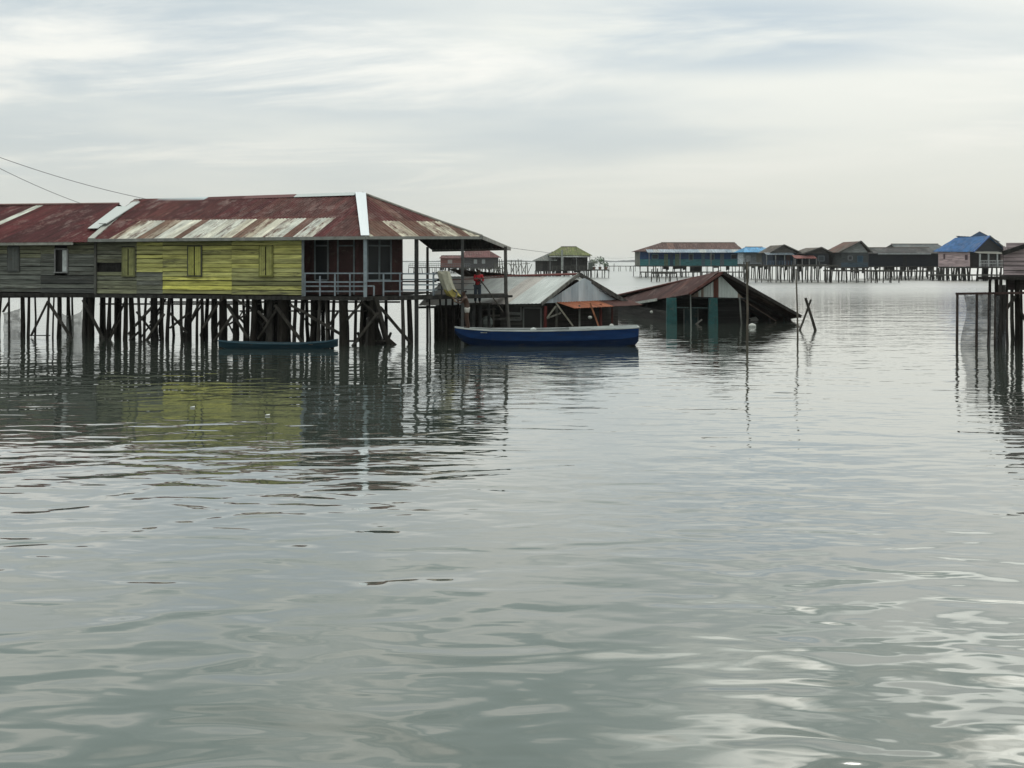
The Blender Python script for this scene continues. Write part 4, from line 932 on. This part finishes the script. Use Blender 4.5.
mb = MB(); mb.slab([(x0 - .2, d - .1, zf - .02), (x1, d - .1, zf - .02), (x1, d + 4.1, zf - .02), (x0 + 2, d + 4.1, zf - .02)], (0, 0, -.06), (.05, .045, .045)); mb.bar((x0 - 1.1, d - .12, zf - .12), (x1, d - .12, zf - .12), .1, .13, (.035, .032, .03)); mb.build('floor', M_POST, rh)
for px, wd, off in ((990, .12, 0), (996.5, .17, .2), (1007, .1, .1), (1017, .22, .1), (1021, .1, .6), (1035, .2, .1), (1060, .2, .2), (1090, .18, .1), (1120, .2, .1), (1140, .2, .1), (1001, .15, 2.5), (1012, .15, 3.4), (1030, .15, 2.8), (1056, .16, 3.2), (1100, .16, 3)):
    stilt(rh, G(px, d + off), zf - .1, wd)
for a, b in (((1015, 296, 40), (1003, 315, 40)), ((1014, 298, 40.2), (1026, 322, 40.2)), ((1030, 296, 40), (1050, 335, 40)), ((1080, 298, 40), (1060, 338, 40))): brace(rh, P(*a), P(*b), .1)
mb = MB(); mb.slab([P(1007, 279, 40.4), P(1060, 279, 40.4), P(1060, 290, 40.4), P(1007, 290, 40.4)], (0, .03, 0), (.06, .045, .045)); mb.build('skirt_board', M_BOARD, rh)
# net frame
nf = thing('net_frame', G(985, 39.6), 'open pole frame over the water beside the mauve house, holding a net', 'frame')
dn = 39.7
mb = MB(); mb.bar(P(956, 293.8, dn), P(1030, 292.8, dn), .09, .09, (.05, .032, .03)); mb.build('top_beam', M_POST, nf)
for px, wd in ((957.3, .10), (976.8, .10), (988.5, .06), (995, .07), (1007.5, .07)):
    m = MB(); p = G(px, dn + .05); m.tube([V((p.x - .02, p.y, -.7)), V((p.x, p.y, zat(294.5, dn)))], [wd / 2 * 1.1, wd / 2], j((.045, .035, .032)), 7); m.build('post', M_POST, nf)
for px in (1000, 1003.5): 
    m = MB(); p = G(px, dn + .2); m.tube([V((p.x, p.y, -.7)), V((p.x, p.y, zat(285, dn)))], .075, (.04, .036, .034), 7); m.build('post', M_POST, nf)
mb = MB(); n = 16; rows = 14; g = []
for r in range(rows + 1):
    s = r / rows; row = []
    lft = 963.5 + 3.2 * math.sin(s * 2 * math.pi * .9) * (1 - .2 * s) - .5 * s
    for i in range(n + 1):
        t = i / n; px = lft + (1006 - lft) * t; p = G(px, dn + .12 + .1 * math.sin(t * 15 + s * 2)); p.z = zat(294.5, dn) * (1 - s) - .3 * s - .05 * math.sin(t * math.pi * 3) * (1 - s); row.append(p)
    g.append(row)
for r in range(rows):
    for i in range(n): mb.poly([g[r][i], g[r][i+1], g[r+1][i+1], g[r+1][i]], (.10, .10, .105))
tag(mb.build('fishing_net', M_NET, None, smooth=True), 'grey net hanging from the pole frame by the right edge', 'net', 'grey fishing nets hung from stilts')

# =================================================================== FAR VILLAGE
def far_house(label, px0, px1, D, yf, ye, yr, depth, wall, roofpal, kind='x', ridge=(0, 1), over=.5, posts=(9, 3), ywater=None, windows=(), doors=(), band=None, yaw=0.0,
              name='stilt_house', postcol=(.05, .047, .045), awn=None, rail_=None, wall_left=None, openfront=None, gablecol=None, group='stilt houses of the far village'):
    o = G((px0 + px1) / 2, D); t = thing(name, o, label, 'house', group)
    x0 = (px0 - CX) * D / F; x1 = (px1 - CX) * D / F; W = x1 - x0; zf, ze, zr = zat(yf, D), zat(ye, D), zat(yr, D)
    def Q(u, v, z):
        p = V((x0 + u * W, D + v + u * yaw, z)); return p
    m = MB()
    cor = [(0, 0), (1, 0), (1, depth), (0, depth)]
    ins = openfront or 0
    wl = wall_left or wall
    def pan(a, b, c, zl, zh, th): m.slab([Q(*a, zl), Q(*b, zl), Q(*b, zh), Q(*a, zh)], th, c)
    pan((0, ins), (1, ins), wall, zf, ze, (0, .06, 0)); 
    if band: 
        yb, cb = band; zb = zat(yb, D); m.slab([Q(0, ins - .05, zf), Q(1, ins - .05, zf), Q(1, ins - .05, zb), Q(0, ins - .05, zb)], (0, .03, 0), cb)
    pan((0, ins + .06), (0, depth), wl, zf, ze, (.06, 0, 0)); pan((1, ins + .06), (1, depth), wl, zf, ze, (-.06, 0, 0)); pan((0.004, depth), (.996, depth), wl, zf, ze, (0, .06, 0))
    m.build('wall', M_BOARD, t)
    ou = over / W; e = over
    fn = sheets(roofpal, label, len(label)); m = MB(); pt, am, sw = .5, .03, 1.4
    a, b, c, d_ = Q(-ou, -e, ze), Q(1 + ou, -e, ze), Q(1 + ou, depth + e, ze), Q(-ou, depth + e, ze)
    if kind == 'x':
        r0, r1 = Q(ridge[0], depth / 2, zr), Q(ridge[1], depth / 2, zr)
        roof_face(m, [a, b, r1, r0], fn, (1.6,), pt, am, sw); roof_face(m, [c, d_, r0, r1], fn, (1.6,), pt, am, sw)
        if ridge[0] > .02: roof_face(m, [d_, a, r0], fn, (), pt, am, sw)
        if ridge[1] < .98: roof_face(m, [b, c, r1], fn, (), pt, am, sw)
    else:
        k = ridge[0]; r0, r1 = Q(k, -e, zr), Q(k, depth + e, zr)
        roof_face(m, [d_, a, r0, r1], fn, (1.6,), pt, am, sw); roof_face(m, [b, c, r1, r0], fn, (1.6,), pt, am, sw)
    ro = m.build('roof', M_ROOF, t, solid=.03)
    if kind == 'x': 
        m = MB(); m.tube([r0 + V((0, 0, .05)), r1 + V((0, 0, .05))], .1, (.12, .1, .09), 6); m.build('ridge_cap', M_PAINT, ro)
    gc = gablecol or wall
    if kind == 'y':
        for v in (.08, depth - .08): m = MB(); m.poly([Q(0, v, ze), Q(1, v, ze), Q(ridge[0], v, zr - .12)], gc); m.build('gable_wall', M_BOARD, t, solid=.05)
        m = MB(); m.bar(a + V((0, -.05, 0)), r0 + V((0, -.05, .02)), .1, .22, (.09, .085, .08)); m.bar(b + V((0, -.05, 0)), r0 + V((0, -.05, .02)), .1, .22, (.09, .085, .08)); m.build('barge_board', M_PAINT, ro)
    elif ridge[0] <= .02 or ridge[1] >= .98:
        for u, rr_ in ((0.002, ridge[0]), (.998, ridge[1])):
            if abs(u - rr_) < .03: m = MB(); m.poly([Q(u, 0, ze), Q(u, depth, ze), Q(u, depth / 2, zr - .12)], gc); m.build('gable_wall', M_BOARD, t, solid=.05)
    m = MB(); m.slab([Q(-.01, -.4, zf - .02), Q(1.01, -.4, zf - .02), Q(1.01, depth + .3, zf - .02), Q(-.01, depth + .3, zf - .02)], (0, 0, -.2), (.055, .052, .05)); m.build('floor', M_POST, t)
    m = MB(); x = -.01
    while x < 1:
        w_ = random.uniform(.03, .14); h_ = random.choice([.35, .6, .9, 1.2]); v_ = random.uniform(.1, depth * .7)
        if random.random() < .6: m.slab([Q(x, v_, zf - .2 - h_), Q(min(x + w_, 1.01), v_, zf - .2 - h_ * random.uniform(.7, 1)), Q(min(x + w_, 1.01), v_, zf - .2), Q(x, v_, zf - .2)], (0, .08, 0), j((.05, .048, .046), .4))
        x += w_ + random.uniform(0, .06)
    m.build('skirt_boards', M_BOARD, t)
    nx, ny = posts
    for i in range(nx):
        for k in range(ny):
            p = Q((i + random.uniform(-.25, .25)) / max(1, nx - 1), -.2 + depth * k / max(1, ny - 1), 0); mm = MB(); r = random.uniform(.06, .12)
            mm.tube([V((p.x + random.uniform(-.2, .2), p.y, -.6)), V((p.x, p.y, zf - .2))], [r * 1.1, r], j(postcol, .3), 5); mm.build('stilt', M_POST, t)
    for (px, y0, y1, wpx, fc, pc) in windows:
        u0 = (px - wpx / 2 - px0) / (px1 - px0); u1 = (px + wpx / 2 - px0) / (px1 - px0); z1, z0 = zat(y0, D), zat(y1, D); v = ins - .09
        mm = MB(); mm.bar(Q(u0, v, z0), Q(u0, v, z1), .14, .1, fc, up=(0, 1, 0)); mm.bar(Q(u1, v, z0), Q(u1, v, z1), .14, .1, fc, up=(0, 1, 0)); mm.bar(Q(u0, v - .01, z1), Q(u1, v - .01, z1), .1, .14, fc); mm.bar(Q(u0, v - .01, z0), Q(u1, v - .01, z0), .1, .14, fc)
        wo_ = mm.build('window', M_PAINT, t); mm = MB(); mm.slab([Q(u0, v + .01, z0), Q(u1, v + .01, z0), Q(u1, v + .01, z1), Q(u0, v + .01, z1)], (0, .02, 0), pc); mm.build('pane', M_DARK, wo_)
    for (px, y0, wpx, dc) in doors:
        u0 = (px - wpx / 2 - px0) / (px1 - px0); u1 = (px + wpx / 2 - px0) / (px1 - px0); z1 = zat(y0, D); v = ins - .1
        mm = MB(); mm.slab([Q(u0, v, zf), Q(u1, v, zf), Q(u1, v, z1), Q(u0, v, z1)], (0, .03, 0), dc); mm.build('door', M_PAINT, t)
    if awn:
        ax0, ax1, y0, y1, dep, cols = awn; u0 = (ax0 - px0) / (px1 - px0); u1 = (ax1 - px0) / (px1 - px0)
        mm = MB(); roof_face(mm, [Q(u0, -dep, zat(y1, D)), Q(u1, -dep, zat(y1, D)), Q(u1, .1, zat(y0, D)), Q(u0, .1, zat(y0, D))], sheets([cols], label + 'a', 3), (), pt, am, sw); mm.build('awning', M_ROOF, t, solid=.03)
        for q in range(4):
            u = u0 + (u1 - u0) * (.02 + .96 * q / 3); p = Q(u, -dep + .15, 0); mm = MB(); mm.bar(V((p.x, p.y, zf)), V((p.x, p.y, zat(y1, D) - .05)), .14, .14, (.2, .2, .2), up=(0, 1, 0)); mm.build('veranda_post', M_PAINT, t)
        mm = MB(); mm.slab([Q(u0, -dep, zf - .03), Q(u1, -dep, zf - .03), Q(u1, -.42, zf - .03), Q(u0, -.42, zf - .03)], (0, 0, -.18), (.06, .056, .05)); mm.build('veranda_floor', M_POST, t)
    if rail_:
        ax0, ax1, y0, dep, c, nb = rail_; u0 = (ax0 - px0) / (px1 - px0); u1 = (ax1 - px0) / (px1 - px0); mm = MB(); z1 = zat(y0, D)
        for z in (z1, (z1 + zf) / 2): mm.bar(Q(u0, -dep, z), Q(u1, -dep, z), .08, .1, c)
        for q in range(nb): u = u0 + (u1 - u0) * q / (nb - 1); mm.bar(Q(u, -dep - .01, zf - .1), Q(u, -dep - .01, z1), .1, .1, c, up=(0, 1, 0))
        mm.build('railing', M_PAINT, t)
    return t
def plank_walk(label, px0, px1, D, yd, n, postcol=(.07, .065, .06), railing=False, ybelow=None, D1=None, group='plank walkways of the far village', width=1.6):
    t = thing('walkway', G((px0 + px1) / 2, D), label, 'walkway', group); D1 = D1 or D
    z = zat(yd, D); m = MB(); a, b = G(px0, D, z), G(px1, D1, z); m.slab([a, b, b + V((0, width, 0)), a + V((0, width, 0))], (0, 0, -.22), (.07, .066, .06)); m.build('deck', M_POST, t)
    for i in range(n):
        for k in ((0, 1) if i % 2 else (0,)):
            q = a.lerp(b, (i + random.uniform(-.3, .3) * (0 < i < n - 1)) / (n - 1)) + V((0, .1 + k * (width - .2), 0)); m = MB(); r = random.uniform(.055, .11)
            m.tube([V((q.x + random.uniform(-.25, .25), q.y, -.6)), V((q.x, q.y, z - .2 + (random.uniform(.2, 1.2) if random.random() < .25 else 0)))], [r * 1.1, r], j(postcol, .3), 5); m.build('stilt', M_POST, t)
    if railing:
        m = MB()
        for h in (.5, 1.0): m.bar(a + V((0, .05, h)), b + V((0, .05, h)), .07, .1, (.13, .14, .15))
        for i in range(n * 2): q = a.lerp(b, i / (n * 2 - 1)) + V((0, .04, 0)); m.bar(q, q + V((0, 0, 1.02)), .08, .08, (.13, .14, .15), up=(0, 1, 0))
        m.build('railing', M_PAINT, t)
    return t
DRD = [[((.15, .06, .06), .25, 1), ((.12, .05, .05), .25, 1)]]
far_house('red house with hipped red roof seen far off between the veranda posts', 464, 498, 290, 267.3, 257.5, 250.3, 8, (.075, .07, .075), DRD, 'x', (.02, .72), .9, (9, 3),
          windows=((475.5, 259.5, 263.5, 3, (.3, .3, .3), (.3, .32, .33)), (483.5, 259.5, 263.5, 3, (.3, .3, .3), (.3, .32, .33))))
far_house('low brick red annex left of the far red roofed house', 440.5, 463.5, 290, 267.3, 258.3, 255.6, 7, (.19, .075, .065), DRD, 'x', (0, 1), .4, (7, 3), windows=((450, 260, 263.5, 4, (.3, .25, .24), (.3, .27, .26)),), gablecol=(.17, .07, .06))
plank_walk('pale railed walkway in front of the far red house', 409, 470, 280, 267.2, 17, railing=True)
plank_walk('short plank walkway right of the far red house', 471, 502, 281, 268.2, 10)
# bamboo racks right of the red house
for lab, x0, x1 in (('tangled bamboo drying rack just right of the far red house', 494, 508), ('bamboo drying rack further right, nearer the green roofed house', 511, 528)):
    t = thing('drying_rack', G((x0 + x1) / 2, 240), lab, 'rack', 'bamboo racks in the far water')
    for i in range(7):
        px = x0 + (x1 - x0) * i / 6; m = MB(); m.tube([G(px, 240, -.5), P(px + random.uniform(-2, 2), random.uniform(259, 263), 240 + random.uniform(0, 2))], .11, (.12, .115, .1), 5); m.build('pole', M_POST, t)
        m = MB(); m.tube([P(px, 273, 240.5), P(px + random.choice([-4, 4]), 264, 240.5)], .08, (.14, .135, .12), 5); m.build('brace', M_POST, t)
    m = MB(); m.bar(P(x0 - 2, 264.5, 240.2), P(x1 + 2, 263.5, 240.2), .12, .12, (.12, .115, .1)); m.build('cross_bar', M_POST, t)
# green roofed house
GRN = [[((.15, .17, .06), .15, 2), ((.13, .15, .055), .2, 2), ((.17, .18, .08), .2, 1)]]
GRY = [[((.24, .25, .24), .2, 2), ((.19, .2, .19), .25, 2)]]
far_house('dark open fronted house with mossy green roof far across the water', 552, 588, 205, 270, 255.5, 246.6, 8, (.05, .05, .048), GRN, 'x', (.28, .72), .8, (9, 3), openfront=1.2,
          awn=(549, 590, 255, 257.2, 1.6, GRY[0]), windows=((575, 259.5, 265, 7, (.09, .09, .085), (.03, .03, .03)),), rail_=(552, 588, 266, 1.5, (.09, .088, .08), 9))
far_house('low dark side room with grey sloping roof, left of the green roofed house', 536, 554, 204, 270.3, 260.8, 252, 6, (.05, .048, .045), GRY, 'x', (.9, .96), .6, (5, 3), doors=((545, 262, 5, (.015, .015, .015)),))
m = MB(); p = P(562, 250, 201); m.bar(V((p.x, p.y, zat(270, 201))), p, .35, .2, (.3, .31, .3), up=(0, 1, 0)); tag(m.build('white_board', M_PAINT), 'narrow upright whitish board on the front of the green roofed house', 'board')
plank_walk('plank platform carrying potted plants right of the green roofed house', 588, 609, 203, 269.5, 7, width=4)
def shrub(label, px, py, D, r, col, n=110):
    t = thing('potted_plant', P(px, 269.5, D), label, 'plant', 'plants on the far platform')
    base = P(px, 269.3, D); m = MB(); m.tube([base, base + V((0, 0, .5))], [.25, .35], (.2, .12, .09), 8); m.build('pot', M_PAINT, t)
    m = MB(); c = P(px, py, D)
    m2 = MB(); m2.tube([base + V((0, 0, .4)), c], [.06, .04], (.07, .06, .05), 5); m2.build('stem', M_POST, t)
    for _ in range(n):
        d = V((random.gauss(0, 1), random.gauss(0, 1), random.gauss(0, .8))).normalized() * r * random.random() ** .4; s = random.uniform(.12, .3)
        a = V((random.gauss(0, 1), random.gauss(0, 1), random.gauss(0, 1))).normalized(); b = a.orthogonal().normalized()
        q = c + d; m.poly([q - a * s, q - b * s * .5, q + a * s, q + b * s * .5], j(col, .4))
    m.build('foliage', M_LEAF, t)
shrub('pale leafy plant on the platform beside the green roofed house', 594, 262.5, 203.5, .9, (.16, .18, .14))
shrub('taller grey green plant on the platform, second from the green roofed house', 600, 260.5, 204, 1.0, (.12, .16, .11))
shrub('small plant at the outer end of the platform beside the green house', 606, 264.5, 203.5, .6, (.1, .13, .09), 70)
mbx = MB(); p = P(590.5, 263, 203); mbx.bar(V((p.x, p.y, zat(269.4, 203))), p, .9, .6, (.09, .1, .09)); mbx.bar(p, p + V((0, 0, .12)), 1.0, .7, (.12, .13, .12)); tag(mbx.build('water_tank', M_PAINT), 'squat grey-green tank between the green roofed house and the plants', 'tank')
plank_walk('faint distant walkway on thin posts between green and blue houses', 604, 640, 330, 265.8, 8, width=1.0)
# long blue house
BR = [[((.11, .062, .055), .22, 3), ((.095, .056, .052), .2, 3), ((.15, .085, .07), .25, 1)]]
far_house('long blue house with brown hipped roof and pale eave strip across the water', 640, 741, 215, 265.6, 251.5, 242.4, 9, (.018, .06, .17), BR, 'x', (.24, .985), .7, (16, 2), wall_left=(.17, .17, .15),
          band=(259.3, (.05, .19, .21)), awn=(646, 742, 249.4, 252.6, 2.0, [((.36, .42, .48), .12, 2), ((.30, .38, .46), .15, 2), ((.42, .44, .44), .25, 1)]),
          windows=((655, 254.5, 259, 6, (.1, .2, .2), (.02, .03, .05)), (691, 254, 260, 4, (.12, .2, .2), (.02, .03, .05)), (712, 254, 260, 4, (.12, .2, .2), (.02, .03, .05)), (734, 254.5, 259, 6, (.1, .15, .2), (.015, .02, .03))),
          doors=((666, 254, 4, (.1, .16, .11)), (671.5, 254, 3.4, (.03, .07, .12)), (677, 254, 4, (.1, .16, .11)), (703, 254, 3.4, (.07, .13, .17)), (722, 254, 4, (.10, .14, .17))))
plank_walk('lower plank jetty under the front of the long blue house', 641, 745, 208, 271.6, 18)
plank_walk('short posted landing standing out before the left part of the long blue house', 652, 677, 165, 272.5, 5, width=1.0)
# blue tarpaulin house
BT = [[((.13, .36, .62), .05, 2), ((.15, .40, .66), .05, 1)]]
far_house('small open house under a bright light blue tarpaulin roof', 746, 776, 190, 264, 252.3, 247, 7, (.48, .52, .56), BT, 'x', (.12, .7), .7, (6, 2), openfront=2.2, windows=((751, 255, 262, 6, (.4, .43, .46), (.6, .63, .66)), (762, 254, 262, 5, (.42, .42, .38), (.45, .44, .4)),), awn=(766, 790, 252, 254, 1.5, [((.2, .33, .45), .1, 1)]))
BG = [[((.17, .15, .13), .26, 2), ((.13, .115, .105), .26, 2), ((.2, .19, .175), .25, 1)]]
far_house('dark blue house with brown-grey gable roof right of the blue tarpaulin', 773, 797, 178, 265, 252.8, 245, 8, (.02, .03, .05), BG, 'y', (.42, .42), .6, (6, 2), gablecol=(.13, .12, .11), doors=((777, 255, 4, (.02, .025, .04)), (788, 255, 4, (.06, .03, .03))), awn=(764, 792, 252.6, 254.8, 1.6, [((.2, .24, .28), .2, 1)]), rail_=(765, 792, 261, 1.6, (.06, .09, .14), 10))
far_house('grey gabled house with faded red awning in the middle of the far row', 806, 829, 176, 264.5, 253.5, 247.5, 8, (.028, .032, .04), BG, 'y', (.62, .62), .6, (6, 2), gablecol=(.09, .085, .08), awn=(792, 814, 255.3, 258.5, 1.8, [((.26, .10, .09), .15, 1), ((.2, .08, .075), .2, 1)]), windows=((821, 256, 261, 6, (.12, .14, .16), (.05, .06, .07)),))
plank_walk('broad plank jetty on many posts before the far row of houses', 744, 838, 158, 265.2, 16, postcol=(.10, .096, .09), width=4)  # posts lightened: distance haze put into their colour
far_house('steep gabled house with rusty left roof slope beside the long dark shed', 841, 868, 172, 267, 252.5, 241.3, 8, (.055, .06, .064), [[((.17, .10, .085), .3, 2), ((.15, .13, .115), .3, 2)]], 'y', (.70, .70), .55, (6, 2), gablecol=(.27, .28, .28), windows=((850, 256, 260, 4, (.15, .16, .17), (.03, .03, .035)), (860, 256, 262, 5, (.03, .07, .11), (.02, .05, .08))), band=(262.5, (.05, .075, .1)))
plank_walk('plank jetty on leaning posts in front of the steep gabled house', 826, 900, 157, 270.0, 11, width=1.4)
DK = [[((.055, .056, .060), .2, 3), ((.04, .042, .045), .2, 2), ((.085, .09, .09), .2, 1)]]
shed = far_house('long dark navy shed with dark roof and pale eave line in the far row', 869, 938, 190, 266, 253.5, 247.6, 8, (.010, .014, .022), DK, 'x', (0, 1), .6, (14, 2), doors=((905, 256, 4, (.01, .012, .015)),), gablecol=(.03, .03, .03))
m = MB(); m.bar(P(878, 253.9, 189.3), P(931, 253.9, 189.3), .08, .2, (.34, .36, .37)); m.build('fascia', M_PAINT, shed)
far_house('tall grey barn roof rising behind the long dark navy shed', 899, 947, 215, 266, 250.5, 243.8, 9, (.05, .052, .055), [[((.13, .145, .15), .15, 2), ((.10, .115, .12), .15, 2)]], 'x', (0, 1), .5, (11, 2), gablecol=(.04, .04, .04))
plank_walk('cluttered walkway beneath the long dark shed', 872, 938, 176, 270.5, 10, width=2)
# pink house with bright blue roof: gable end turned to the right
pkh = thing('stilt_house', G(965, 178), 'pink house with bright blue roof and white posted veranda', 'house', 'stilt houses of the far village')
D = 178; a0 = P(938.5, 252, D); a1 = P(970, 252, D - 4); zf = zat(266.5, D); ze = zat(251.6, D)
e = V((a1.x - a0.x, a1.y - a0.y, 0)); g_ = V((11.0, 9.5, 0))  # gable direction (to the right and back)
PK = (.50, .375, .385)
b1 = V((a1.x, a1.y, 0)); b0 = V((a0.x, a0.y, 0)); b2 = b1 + g_; b3 = b0 + g_
m = MB()
boards(m, b0, b1, zf, ze, .3, lambda s, z, r: tone(PK, r.uniform(.85, 1.1)) + (.1,), V((e.y, -e.x, 0)).normalized())
gn = V((g_.y, -g_.x, 0)).normalized()
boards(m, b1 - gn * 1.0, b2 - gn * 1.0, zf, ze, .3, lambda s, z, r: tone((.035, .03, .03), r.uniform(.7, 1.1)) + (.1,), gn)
for p, q in ((b2, b3), (b3, b0)): m.slab([p + V((0, 0, zf)), q + V((0, 0, zf)), q + V((0, 0, ze)), p + V((0, 0, ze))], V((-.02, .04, 0)), PK)
m.build('wall', M_BOARD, pkh)
zr = zat(236.3, D + 1)
BL_ = sheets([[((.03, .12, .30), .02, 3), ((.035, .135, .33), .02, 2)]], 'pk', 5)
en = e.normalized(); E0 = b0 - en * 1.2 + V((0, -.5, ze)); E1 = b1 + en * .4 + V((0, -.5, ze - .1)); rid1 = b1 + g_ * .5 + en * .2 + V((0, 0, zr)); rid0 = b0 + g_ * .5 - en * .2 + V((0, 0, zr))
rid0 = V((P(955.5, 237, D + 4).x, D + 4, zr - .1))
m = MB(); roof_face(m, [E0, E1, rid1, rid0], BL_, (), .5, .03, 1.2); pr = m.build('roof', M_ROOF, pkh, solid=.03)
m = MB(); E2 = b2 + en * .4 + V((.6, .6, ze - .1)); E3 = b3 - en * .4 + V((.6, .6, ze)); roof_face(m, [E2, E3, rid0, rid1], BL_, (), .5, .03, 1.2); m.build('rear_roof', M_ROOF, pkh, solid=.03)
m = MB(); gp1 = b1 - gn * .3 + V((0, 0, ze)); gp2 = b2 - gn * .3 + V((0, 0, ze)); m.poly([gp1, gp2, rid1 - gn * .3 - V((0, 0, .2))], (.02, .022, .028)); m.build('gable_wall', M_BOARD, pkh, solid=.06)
m = MB(); m.bar(E1, rid1 + V((0, 0, .05)), .1, .25, (.03, .10, .30)); m.bar(rid1 + V((0, 0, .05)), E2, .1, .28, (.06, .065, .075)); m.build('barge_board', M_PAINT, pr)
# upper little ridge behind
m = MB(); q0 = P(968.5, 238, D + 7); q1 = P(979.5, 231.6, D + 7); q2 = P(1000, 242, D + 7); q0.y = q1.y = q2.y = D + 7; bk = V((2.5, 5, 0))
m.slab([q0, q1, q1 + bk, q0 + bk], (0, 0, .05), (.10, .16, .26)); m.slab([q1 + V((0.02, 0, 0)), q2, q2 + bk, q1 + bk], (0, 0, .05), (.05, .06, .08)); m.poly([q0, q2, q1 - V((0, 0, .06))], (.09, .15, .25)); m.build('upper_roof', M_ROOF, pkh)
m = MB(); vq = lambda t, k, z: b1 + g_ * t + gn * k + V((0, 0, z))
m.slab([vq(-.02, 1.6, ze - .35), vq(.75, 1.6, ze - .45), vq(.75, 0, ze), vq(-.02, 0, ze)], (0, 0, .05), (.30, .29, .26)); m.build('veranda_roof', M_ROOF, pkh)
for t in (.03, .26, .5, .74):
    m = MB(); m.bar(vq(t, 1.5, zf), vq(t, 1.5, ze - .4), .22, .22, (.42, .43, .44), up=(0, 1, 0)); m.build('veranda_post', M_PAINT, pkh)
m = MB()
for h in (.55, 1.05): m.bar(vq(.03, 1.52, zf + h), vq(.74, 1.52, zf + h), .08, .12, (.36, .36, .36))
for k in range(18): t = .03 + .71 * k / 17; m.bar(vq(t, 1.53, zf), vq(t, 1.53, zf + 1.05), .07, .07, (.36, .36, .36), up=(0, 1, 0))
m.build('railing', M_PAINT, pkh)
for (px, y0, y1, wpx) in ((944.5, 254, 259, 2), (966.5, 255, 260, 3)):
    t = (px - 938.5) / 31.5; c = b0.lerp(b1, t) + V((e.y, -e.x, 0)).normalized() * .08; hw = en * wpx * .08; m = MB(); m.slab([c - hw + V((0, 0, zat(y1, D))), c + hw + V((0, 0, zat(y1, D))), c + hw + V((0, 0, zat(y0, D))), c - hw + V((0, 0, zat(y0, D)))], (0, -.03, 0), (.10, .06, .07)); m.build('window', M_DARK, pkh)
m = MB(); m.slab([b0 + V((0, -.2, zf - .03)), b1 + V((0, -.2, zf - .03)), b2 + gn * 1.7 + V((0, 0, zf - .03)), b3 + V((0, 0, zf - .03))], (0, 0, -.25), (.045, .042, .04)); m.slab([b1 + V((0.1, -.1, zf - .04)), b1 + gn * 1.7 + V((0, 0, zf - .04)), b2 + gn * 1.7 + V((0, 0, zf - .04)), b2 + V((-.1, 0, zf - .04))], (0, 0, -.2), (.045, .042, .04)); m.build('floor', M_POST, pkh)
for i in range(27):
    p = b0 + e * random.random() + g_ * random.random() if i > 20 else (b0 + e * (i / 12) if i <= 12 else b1 + g_ * ((i - 12) / 8) + gn * 1.4)
    m = MB(); r = random.uniform(.1, .2); m.tube([V((p.x + random.uniform(-.3, .3), p.y, -.6)), V((p.x, p.y, zf - .2))], [r * 1.1, r], j((.04, .037, .034), .3), 5); m.build('stilt', M_POST, pkh)
plank_walk('dark low landing under the pink blue roofed house', 934, 1000, 172, 274.5, 13, width=3, postcol=(.04, .038, .036))
# far shore
m = MB(); n = 160; pts = []
for i in range(n + 1):
    px = 330 + (1100 - 330) * i / n; hgt = 2 + 3 * abs(math.sin(i * .37) * math.sin(i * .11 + 1)) + random.uniform(0, 2)
    pts.append((G(px, 3000 + 200 * math.sin(i * .05), -.5), G(px, 3000 + 200 * math.sin(i * .05), hgt)))
for (a, b), (c, d_) in zip(pts, pts[1:]):
    m.poly([a, c, d_, b], (.09, .10, .105)); m.poly([b, d_, d_ + V((0, 150, -1)), b + V((0, 150, -1))], (.09, .10, .105))
o = m.build('far_shore', M_LEAF); o['kind'] = 'structure'

# =================================================================== AIR
m = MB(); hx, y0_, y1_, z0_, z1_ = 4200, -60, 7100, -1.0, 16
hp_ = [(-hx, y0_, z0_), (hx, y0_, z0_), (hx, y1_, z0_), (-hx, y1_, z0_)]; m.hull(hp_, [(a, b, z1_) for a, b, c in hp_], (1, 1, 1))
hm = bpy.data.materials.new('sea air'); hm.use_nodes = True; hn = hm.node_tree; hn.nodes.remove(hn.nodes['Principled BSDF'])
pv = N(hn, 'ShaderNodeVolumePrincipled'); pv.inputs['Density'].default_value = .00013; pv.inputs['Color'].default_value = (.95, .96, .97, 1); pv.inputs['Anisotropy'].default_value = .3
hn.links.new(pv.outputs[0], hn.nodes['Material Output'].inputs['Volume'])
ho = m.build('haze', hm); ho['kind'] = 'stuff'
# =================================================================== CABLES
def cable(label, pts, r=.013, col=(.07, .07, .075), sag=0):
    m = MB(); a, b = pts; n = 24; m.tube([a.lerp(b, i / n) - V((0, 0, sag * 4 * (i / n) * (1 - i / n))) for i in range(n + 1)], r, col, 5)
    return tag(m.build('power_cable', M_CABLE), label, 'cable', 'overhead cables')
cable('upper dark cable dropping from the left edge to the yellow house ridge', [P(-90, 122, 40), rp(148, .05)], sag=.3)
cable('lower dark cable dropping from the left edge to the grey house roof', [P(-90, 118, 40), r0.lerp(r1, (83 + 60) / 179) + V((0, 0, .05))], sag=.25)
cable('thin cable from the veranda roof tip towards the far blue house', [Fz + V((0, 0, .02)), P(640, 256, 215)], r=.012, sag=.5)
for lab, px, py in (('larger white scrap floating in the yellow reflection', 265, 416), ('tiny white scrap floating left in the reflection', 190, 408)):
    d = CAMH / (py - HY) * F; c = G(px, d, .01); m = MB(); m.slab([c, c + V((.10, .01, 0)), c + V((.09, .07, .01)), c + V((.02, .06, 0))], (0, 0, .015), (.6, .6, .58)); tag(m.build('floating_scrap', M_PAINT), lab, 'scrap', 'white scraps on the water')
